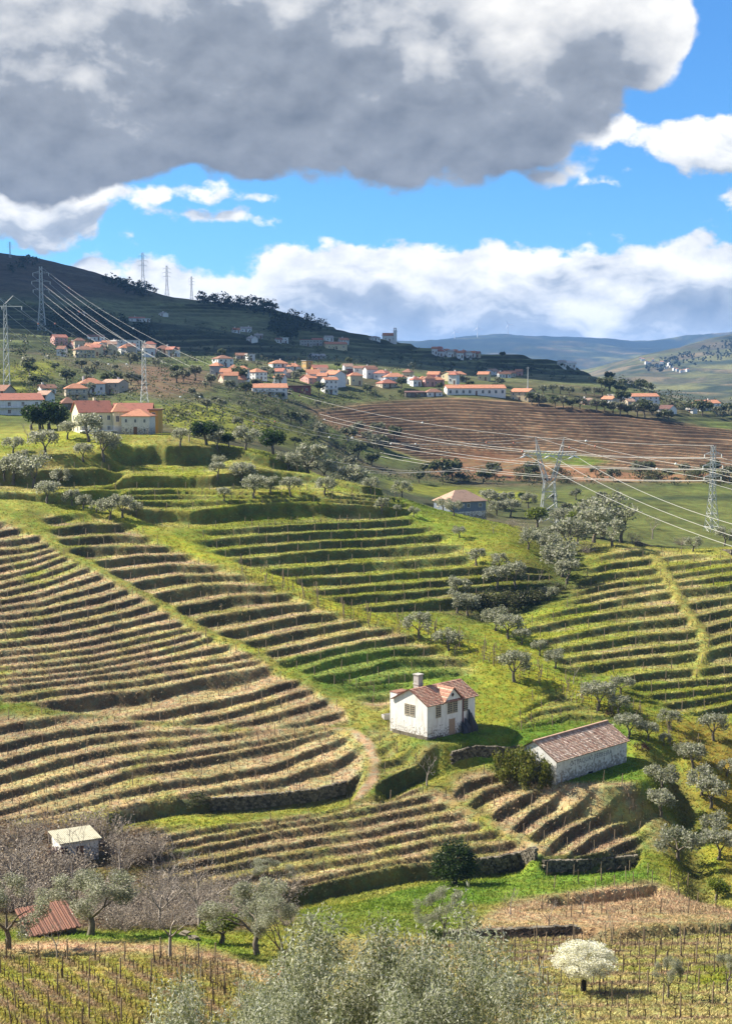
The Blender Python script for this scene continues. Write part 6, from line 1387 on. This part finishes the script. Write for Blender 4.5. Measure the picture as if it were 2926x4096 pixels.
row_of(c4_, [(920, 928, 75, 'bare'), (1000, 978, 95, 'bare'), (1130, 972, 85), (1030, 1045, 100), (1120, 1062, 65), (1080, 1070, 50, 'redbush')], 'in the lower part of the gully behind the barn', 'trees behind the barn', 200, 235)
row_of(c4_, [(480, 590, 90, 'thicket'), (540, 590, 110, 'thicket'), (600, 600, 110, 'thicket'), (650, 585, 110, 'thicket'), (700, 575, 100, 'thicket'), (745, 560, 80, 'thicket'), (620, 640, 90, 'thicket'), (810, 555, 65), (770, 530, 45, 'thicket'), (860, 520, 70, 'thicket')], 'in the shady gully thicket', 'thicket of the gully', 225, 300)
row_of(c4_, [(870, 452, 120), (890, 485, 90), (850, 400, 90), (830, 350, 100), (780, 318, 90), (720, 330, 70), (900, 345, 120), (940, 310, 110), (980, 345, 90, 'twigs'), (820, 300, 80, 'twigs')], 'in the grey grove where the gully begins', 'grove at the gully head', 265, 345)
row_of(c4_, [(1010, 300, 120), (1050, 285, 150), (1130, 300, 120), (1090, 330, 100), (1190, 305, 80, 'twigs'), (1270, 285, 110, 'bare'), (1450, 345, 70), (1590, 315, 70), (1395, 310, 60, 'twigs')], 'beside the old stone wall of the right vineyard', 'trees beside the old stone wall', 295, 400)
row_of(c4_, [(760, 232, 75, 'lime'), (935, 268, 90, 'lime'), (870, 245, 75), (840, 262, 60, 'thicket'), (700, 250, 60, 'twigs'), (650, 230, 60, 'twigs')], 'at the foot of the forked pylon', 'trees at the forked pylon', 300, 440)
row_of(c4_, [(550, 150, 65), (620, 152, 65), (600, 132, 55), (690, 122, 35, 'round'), (720, 150, 55), (640, 185, 60), (580, 180, 55)], 'right of the blue grey house', 'trees right of the blue grey house', 320, 480)
row_of(c4_, [(890, 172, 65), (970, 182, 65), (930, 112, 65), (1045, 132, 75), (1110, 102, 35), (830, 120, 50)], 'in the valley field behind the forked pylon', 'olives in the valley field', 400, 560, 'farolive')
# along the stream at the right
row_of(c6_, [(1310, 622, 115), (1310, 742, 95), (1385, 935, 160)], 'between the barn and the stream', 'olives between barn and stream', 160, 205)
row_of(c6_, [(1165, 392, 85), (1250, 402, 65), (1320, 422, 55), (1345, 352, 75), (1220, 445, 65, 'redbush')], 'behind the right end of the barn', 'trees at the barn end', 190, 225)
row_of(c6_, [(1410, 482, 75), (1450, 525, 85), (1490, 642, 95), (1530, 702, 105), (1550, 842, 90), (1565, 932, 105), (1540, 402, 95), (1600, 560, 80)], 'on the slope beyond the stream', 'olives beyond the stream', 165, 230)
# singles
tree('bare', hit(*c6_(270, 602), 170, 205), 'dark bare spreading tree on the path below the farmhouse', wpx=130 * S)
tree('egg', hit(1820, 3540, 150, 182), 'large dark egg shaped evergreen by the stone wall', wpx=165, hpx=205)
tree('thicket', hit(785, 3222, 175, 200), 'small dark bush on the lip of the lower left terrace wall', wpx=80)
tree('lime', hit(2862, 3600, 140, 180), 'round green bush at the right edge beyond the stream', wpx=85, hpx=95)
Mb = Matrix.Translation(Bc) @ Matrix.Rotation(ab, 4, 'Z')
for x, y, sc_x, wd in ((-.5, 1.7, .8, 'nearest, low'), (-.6, 3.0, 1.15, 'second, tall'), (-.6, 4.3, 1.15, 'third and highest'), (-.6, 5.7, 1.1, 'fourth'), (-1.5, 6.4, .85, 'outer left'), (-1.0, 7.6, 1.15, 'farthest')):
    q = Mb @ Vector((x, y, 0)); q.z = float(ground_z(q.x, q.y)[0]); tree('vineclad', q, wd + ' yellow green creeper mound at the left gable of the barn', 'creepers on the barn', scale=sc_x, zs=1.9)
# foreground trees
def fg(kind, conv, x, y, label, w=None, h=None, y0=86, y1=170, **k): return tree(kind, hit(*conv(x, y), y0, y1), label, None, wpx=w * S * (1.18 if kind == 'olivenear' else 1) if w else None, hpx=h * S * (1.08 if kind == 'olivenear' else 1) if h else None, **k)
fg('olivenear', c7_, 38, 552, 'olive tree with dark forked trunk at the lower left edge', 260, 320, variant=0)
fg('olivenear', c7_, 405, 492, 'broad silvery olive tree right of the red roofed hut', 330, 300, variant=1)
fg('bare', c7_, 755, 588, 'pale bare fruit tree beside the bend of the dirt lane', 260, 300, variant=0)
fg('bare', c7_, 255, 592, 'dark young bare tree left of the vine rows before the red roof', 150, 190, variant=1)
fg('bare', c7_, 893, 685, 'thin pale bare sapling at the edge of the lower left vines', 110, 190, variant=2)
fg('lime', c7_, 985, 528, 'bright yellow green citrus tree by the dirt lane', 165, 140)
fg('olivenear', c7_, 1140, 578, 'large silvery olive tree right of the citrus tree', 300, 330, variant=0)
fg('olivenear', c7_, 1257, 655, 'olive tree beside the small red object near the lane', 230, 330, variant=1)
fg('olivenear', c7_, 1205, 280, 'small blue green olive top before the lowest terraces', 150, 130, y0=135, y1=180, variant=1)
fg('olivenear', c8_, 350, 505, 'round olive tree by the ditch left of the fruit trees', 165, 225, y0=110, y1=160, variant=0)
for i, (x, y, w, h, wd) in enumerate(((445, 492, 110, 160, 'dark bare tree beside the round olive'), (590, 692, 130, 200, 'bare fruit tree with white trunk'), (680, 655, 110, 170, 'thin bare fruit tree left of the middle pair'), (770, 695, 130, 200, 'bare fruit tree left of the blossom tree'), (810, 470, 110, 160, 'bare sapling behind the ditch'), (865, 700, 90, 150, 'slender bare tree hugging the blossom tree'), (1085, 520, 70, 190, 'thin bare tree behind the blossom tree'), (960, 395, 120, 130, 'low bare shrub tree on the brown plot'), (640, 400, 110, 130, 'bare shrub tree on the grassy bank'))):
    fg('bare', c8_, x, y, wd, w, h, variant=i, y1=175)
fg('blossom', c8_, 965, 738, 'fruit tree in full white blossom with dark trunk', 232, 226)
fg('olivenear', c8_, 1340, 768, 'young thin olive tree right of the blossom tree', 105, 190, variant=1)
fg('olivenear', c8_, 1600, 740, 'pale olive sapling at the right edge of the front plot', 110, 170, variant=0)
# bare brown brush on the slope round the white shed
rng_ = random.Random(77); k_ = 0; brush = []
for i in range(80):
    u, v = rng_.uniform(-20, 640), rng_.uniform(3330, 3700)
    if 215 < u < 410 and v > 3400 and v < 3470: continue
    if u > 420 and v < 3420 - (u - 420) * .2: continue
    brush.append((u, v, rng_.choice(['twigs', 'twigs', 'bare', 'twigs'])))
for i in range(48): brush.append((rng_.uniform(420, 1180), rng_.uniform(3560, 3720), rng_.choice(['twigs', 'bare', 'twigs'])))
cnt_ = {}
for u, v, kd in sorted(brush):
    cnt_[kd] = cnt_.get(kd, 0) + 1; p = hit(u, v, 122, 192)
    tree(kd, p, nth(cnt_[kd]) + ' from left, ' + ('bare brown bush in the brush round the white shed' if kd == 'twigs' else 'bare grey sapling in the brush round the white shed'), 'brush round the white shed' if kd == 'twigs' else 'saplings in the brush', wpx=rng_.uniform(110, 210))
for u, v, w in ((200, 3480, 100), (235, 3460, 90), (40, 3590, 60)): tree('redbush', hit(u, v, 140, 190), {200: 'dark purple bush left of the white shed', 235: 'dark bush at the corner of the white shed', 40: 'small dark bush near the left edge brush'}[u], None, wpx=w)
# olive trees close to the viewer, below the lens
for (u, vt, y, wid, lb, vr) in ((1440, 3600, 30, 900, 'tall leafy olive crown rising in the bottom middle, closest to the viewer', 0), (1790, 3890, 27, 640, 'leafy olive crown right of the tallest one at the bottom', 1), (760, 3985, 21, 620, 'olive sprays with single leaves at the bottom, left of the middle', 1), (1130, 3930, 24, 520, 'olive crown between the two others at the bottom edge', 0), (1270, 3760, 29, 620, 'olive crown leaning left of the tallest one', 1), (1590, 3740, 29, 620, 'olive crown pressed against the right side of the tallest one', 0)):
    a_, t_ = pix_to_at(u, vt); x_ = float(a_) * y; ztop = float(t_) * y; zg = float(ground_z(x_, y)[0]); h_, w_ = PROTO['oliveclose'][vr][2:4]
    s_ = wid * y / F / w_; tree('oliveclose', (x_, y, zg), lb, None, scale=s_, zs=(ztop - zg) / (h_ * s_), variant=vr)
# trees of the village and the valley
rv = random.Random(21)
def sprinkle(n, u0, u1, v0, v1, y0, y1, kinds, label, group, w=(26, 50), edge=None):
    for i, (u, v) in enumerate(sorted((rv.uniform(u0, u1), rv.uniform(v0, v1)) for _ in range(n))):
        p = hit(u, v, y0, y1); kd = rv.choice(kinds); tree(kd, p, ('leftmost' if i == 0 else 'rightmost' if i == n - 1 else nth(i + 1) + ' from left,') + ' ' + label, group, wpx=rv.uniform(*w) * .78)
row_of(lambda x, y: (1950 + x * .601, 1300 + y * .601), [(290, 530, 75, 'fargreen'), (370, 462, 55), (430, 455, 50), (480, 460, 50), (540, 470, 50), (650, 468, 50), (705, 470, 50), (760, 475, 50)], 'in the upper row behind the brown terraces', 'olives behind the brown terraces', 600, 900, 'farolive')
row_of(lambda x, y: (1950 + x * .601, 1300 + y * .601), [(340, 535, 70), (445, 550, 80, 'fargreen'), (500, 548, 70), (560, 560, 70, 'fargreen'), (610, 560, 70), (720, 575, 70), (775, 585, 75, 'fargreen'), (830, 590, 70), (880, 600, 75), (930, 605, 70, 'fargreen'), (990, 610, 80), (1040, 615, 85, 'fargreen'), (1090, 600, 70), (885, 535, 70, 'fargreen')], 'in the line above the brown terraces', 'tree line above the brown terraces', 560, 900, 'farolive')
sprinkle(15, 2600, 2926, 1640, 1690, 600, 900, ['fargreen', 'farolive', 'fargreen'], 'dark tree among the houses at right', 'trees of the right slope', (30, 60))
sprinkle(16, 2380, 2720, 1530, 1580, 800, 1050, ['fargreen'], 'dark tree in the wood behind the right farm', 'wood behind the right farm', (30, 55))
sprinkle(34, 1600, 2926, 1893, 1935, 470, 640, ['fargreen', 'farolive', 'fargreen', 'thicket'], 'dark tree in the hedge at the foot of the brown hill', 'hedge under the brown hill', (45, 85))
sprinkle(26, 700, 1400, 1500, 1640, 480, 760, ['farolive', 'fargreen', 'farolive'], 'grey green tree among the middle village gardens', 'trees of the middle village', (28, 60))
sprinkle(24, 100, 800, 1440, 1600, 430, 720, ['farolive', 'farolive', 'fargreen'], 'grey green tree on the slope below the left village', 'trees of the left slope', (34, 75))
sprinkle(14, 1380, 2050, 1535, 1592, 600, 820, ['farolive', 'fargreen'], 'small tree between the houses above the brown terraces', 'trees of the right village', (26, 48))
sprinkle(22, 700, 1320, 1640, 1800, 380, 620, ['fargreen', 'thicket', 'farolive'], 'dark bush in the green valley under the village', 'trees in the green valley', (40, 80))
sprinkle(16, 1290, 1620, 1700, 1900, 400, 640, ['farolive', 'fargreen', 'thicket'], 'tree at the left foot of the brown hill', 'trees left of the brown hill', (40, 75))
sprinkle(18, 700, 2400, 1380, 1480, 760, 1250, ['fargreen'], 'small dark tree on the slope above the village', 'trees above the village', (18, 34))
row_of(lambda x, y: (x * .431, 1280 + y * .431), [(290, 880, 85, 'round'), (370, 870, 95, 'round'), (455, 880, 100, 'round'), (400, 915, 60, 'lime'), (540, 950, 55, 'lime')], 'in the garden left of the yellow gable', 'garden of the yellow house', 330, 372)
tree('fargreen', hit(958, 1545, 500, 760), 'dark pointed tree before the big bright orange roof', None, wpx=60, hpx=85)
# woods on the mountain: single pines on the skyline, the rest as one mass
for u, v, h, lb in ((832, 1176, 38, 'lone umbrella pine standing highest on the wood skyline'), (958, 1200, 40, 'flat topped pine on the wood skyline left of the tall pine'), (1027, 1205, 52, 'tall pine with round top at the middle of the skyline wood'), (1100, 1245, 45, 'pine at the right end of the skyline wood'), (1180, 1262, 28, 'small pointed tree on the falling skyline'), (1226, 1262, 34, 'pointed conifer on the falling skyline left of the church'), (462, 1098, 20, 'small tree on the bare upper skyline')):
    tree('pine', hit(u, v + 12, 900, 1480), lb, None, hpx=h)
def wood_mass(name, label, spots, seed, size=1.5, per=26, cols=((.02, .034, .014), (.03, .046, .019), (.04, .056, .024))):
    rng = np.random.RandomState(seed); cen = []
    for (x, y, z, h) in spots:
        for k in range(4): cen.append((x + rng.normal(0, h * .16), y + rng.normal(0, h * .16), z + h * rng.uniform(.35, .95)))
    q, f, cc_ = leaves(rng, np.array(cen), per * len(spots), (1.9, 1.9, 1.5), size, .75, cols)
    o = put(name, mesh_np(name, q, f, LEAF, False, cc_)); tag(o, label, None, None, 'stuff')
def spots_in(poly, n, y0, y1, h0, h1, seed):
    rng = random.Random(seed); us = [p[0] for p in poly]; vs = [p[1] for p in poly]; out = []
    while len(out) < n:
        u, v = rng.uniform(min(us), max(us)), rng.uniform(min(vs), max(vs))
        if poly_in(poly, np.array([u]), np.array([v]))[0]:
            p = hit(u, v, y0, y1); out.append((p.x, p.y, p.z, rng.uniform(h0, h1)))
    return out
wd = spots_in([(790, 1215), (850, 1190), (960, 1200), (1100, 1240), (1115, 1275), (1000, 1265), (880, 1240), (790, 1235)], 190, 850, 1480, 6, 11, 1)
wd += spots_in([(1065, 1330), (1110, 1280), (1190, 1275), (1310, 1320), (1320, 1340), (1200, 1330), (1190, 1375), (1110, 1365)], 170, 800, 1480, 5, 10, 2)
wd += spots_in([(420, 1125), (560, 1135), (640, 1170), (600, 1200), (480, 1180), (420, 1150)], 90, 850, 1480, 5, 9, 3)
wd += spots_in([(180, 1290), (330, 1250), (600, 1340), (620, 1380), (420, 1345), (300, 1330), (180, 1335)], 170, 700, 1300, 5, 9, 4)
wd += spots_in([(30, 1085), (120, 1030), (160, 1060), (60, 1110)], 24, 850, 1480, 5, 8, 5)
wood_mass('mountain_woods', 'dark evergreen woods on the shaded mountainside', wd, 6)
sc_ = spots_in([(0, 1400), (700, 1420), (1400, 1440), (1900, 1440), (2400, 1500), (2400, 1540), (1400, 1480), (700, 1470), (0, 1440)], 260, 640, 1300, 2.2, 4.5, 8) + spots_in([(0, 1200), (700, 1290), (1300, 1390), (1800, 1420), (1300, 1430), (0, 1400)], 240, 760, 1400, 2.5, 5, 9)
sc_ += spots_in([(2450, 1520), (2600, 1545), (2926, 1600), (2926, 1680), (2700, 1640), (2500, 1570)], 150, 640, 1100, 3, 6, 10)
wood_mass('hillside_scrub', 'scattered scrub and hedges over the village slopes', sc_, 12, 1.0, 14, ((.03, .045, .02), (.045, .055, .028), (.06, .06, .035)))
sv2 = spots_in([(640, 1620), (1100, 1600), (1320, 1700), (1500, 1850), (1480, 1930), (1200, 1820), (1000, 1750), (640, 1720)], 260, 372, 640, 1.4, 3.0, 14) + spots_in([(0, 1440), (680, 1440), (840, 1560), (640, 1610), (0, 1640)], 260, 385, 720, 1.2, 2.8, 15) + spots_in([(1500, 1900), (2926, 1900), (2926, 1940), (2200, 1950), (1500, 1930)], 150, 440, 640, 1.5, 3, 16) + spots_in([(860, 1560), (1400, 1570), (1700, 1590), (1300, 1640), (1000, 1620)], 160, 480, 760, 1.2, 2.6, 17)
wood_mass('valley_scrub', 'brambles and scrub in the valley below the village', sv2, 18, .7, 16, ((.04, .06, .02), (.06, .075, .03), (.085, .08, .045)))
fw = spots_in([(2560, 1480), (2926, 1360), (2926, 1440), (2760, 1470), (2620, 1500)], 120, 2600, 5600, 9, 20, 19)
wood_mass('far_woods', 'dark woods on the far hills', fw, 20, 2.4, 110)
# bits and pieces
o = thing('red_canister', hit(*c7_(1250, 672), 86, 130), .4, 'small red canister on the grass by the olive trunk', 'canister')
CANR = mat('red_plastic', (.55, .09, .04), .4, .1); v, f = tube([([(0, 0, 0), (0, 0, .02), (0, 0, .5), (0, 0, .62), (0, 0, .64)], [.02, .28, .28, .2, .02])], 10); put('body', mesh_np('body', v, f, CANR, True), o); mesh_part('cap', [([(.1, 0, .6), (.1, 0, .74)], [.06, .06])], CANR, o, 6); mesh_part('handle', [([(-.16, 0, .6), (-.1, 0, .75), (.02, 0, .72)], [.03, .03, .03])], CANR, o, 5)
o = thing('rubble_pile', hit(*c7_(870, 510), 86, 135), 0, 'pile of grey slabs and plastic beside the citrus tree', 'rubble')
for k in range(7): b_ = boxes('slab', [(-.4, .4, -.2, .2, 0, .12)], WALLS['stonewall'], o); b_.location = (random.uniform(-1.3, 1.3), random.uniform(-.5, .5), .1 * k); b_.rotation_euler = (random.uniform(-.3, .3), random.uniform(-.3, .3), random.uniform(0, 3))
o = thing('stone_trough', hit(*c6_(95, 305), 195, 225), R_(30), 'grey stone trough on the slope left of the farmhouse', 'trough'); boxes('basin', [(-.8, .8, -.4, -.3, 0, .7), (-.8, .8, .3, .4, 0, .7), (-.8, -.7, -.3, .3, 0, .7), (.7, .8, -.3, .3, 0, .7), (-.7, .7, -.3, .3, -.3, .3)], CONC, o)

# ------------------------------------------------------------------ air and cloud
xs = 15500.0
zmin = float(GZ.min()) - 1.0; ztop_ = float(GZ.max()) + 75.0
hz = boxes('haze', [(-9800, 9800, -140, xs, zmin, ztop_)], None); hz.data.materials.clear()
hm_ = bpy.data.materials.new('haze'); hm_.use_nodes = True; tn = NT(hm_.node_tree); tn.n.remove(tn.n['Principled BSDF'])
pv_ = tn.n.new('ShaderNodeVolumePrincipled'); pv_.inputs['Color'].default_value = (.24, .50, 1.0, 1); pv_.inputs['Density'].default_value = 5.5e-5; pv_.inputs['Anisotropy'].default_value = 0.1
tn.l.new(pv_.outputs[0], tn.n['Material Output'].inputs['Volume']); hz.data.materials.append(hm_); tag(hz, 'thin blue haze over the whole valley', None, None, 'stuff')
# the cumulus whose shade lies on the mountain: it floats up-sun of it, outside the picture
def cloud(cx, cy, cz, rx, ry, rz_, seed):
    rng = np.random.RandomState(seed); me_all = []
    bm = bmesh.new()
    for k in range(30):
        a_ = rng.uniform(0, 6.28); q_ = rng.uniform(0, 1) ** .5; s = rng.uniform(.18, .34)
        M = Matrix.Translation((cx + math.cos(a_) * q_ * rx * .85, cy + math.sin(a_) * q_ * ry * .85, cz + rng.uniform(-.2, .3) * rz_)) @ Matrix.Diagonal((rx * s, ry * s, rz_ * rng.uniform(.5, .9), 1))
        bmesh.ops.create_icosphere(bm, subdivisions=3, radius=1.0, matrix=M)
    for v in bm.verts: v.co += Vector(rng.normal(0, 6, 3))
    me = bpy.data.meshes.new('cloud'); bm.to_mesh(me); bm.free()
    me.materials.append(mat('cloud_white', (.8, .8, .8), 1, .05)); o = put('cloud', me); tag(o, 'unseen cumulus cloud that shades the left mountain', None, None, 'structure'); return o
up = 1050.0; off = SUN_DIR * (up / SUN_DIR.z)
cloud(-40 + off.x, 1290 + off.y, 60 + up, 560, 430, 130, 3)
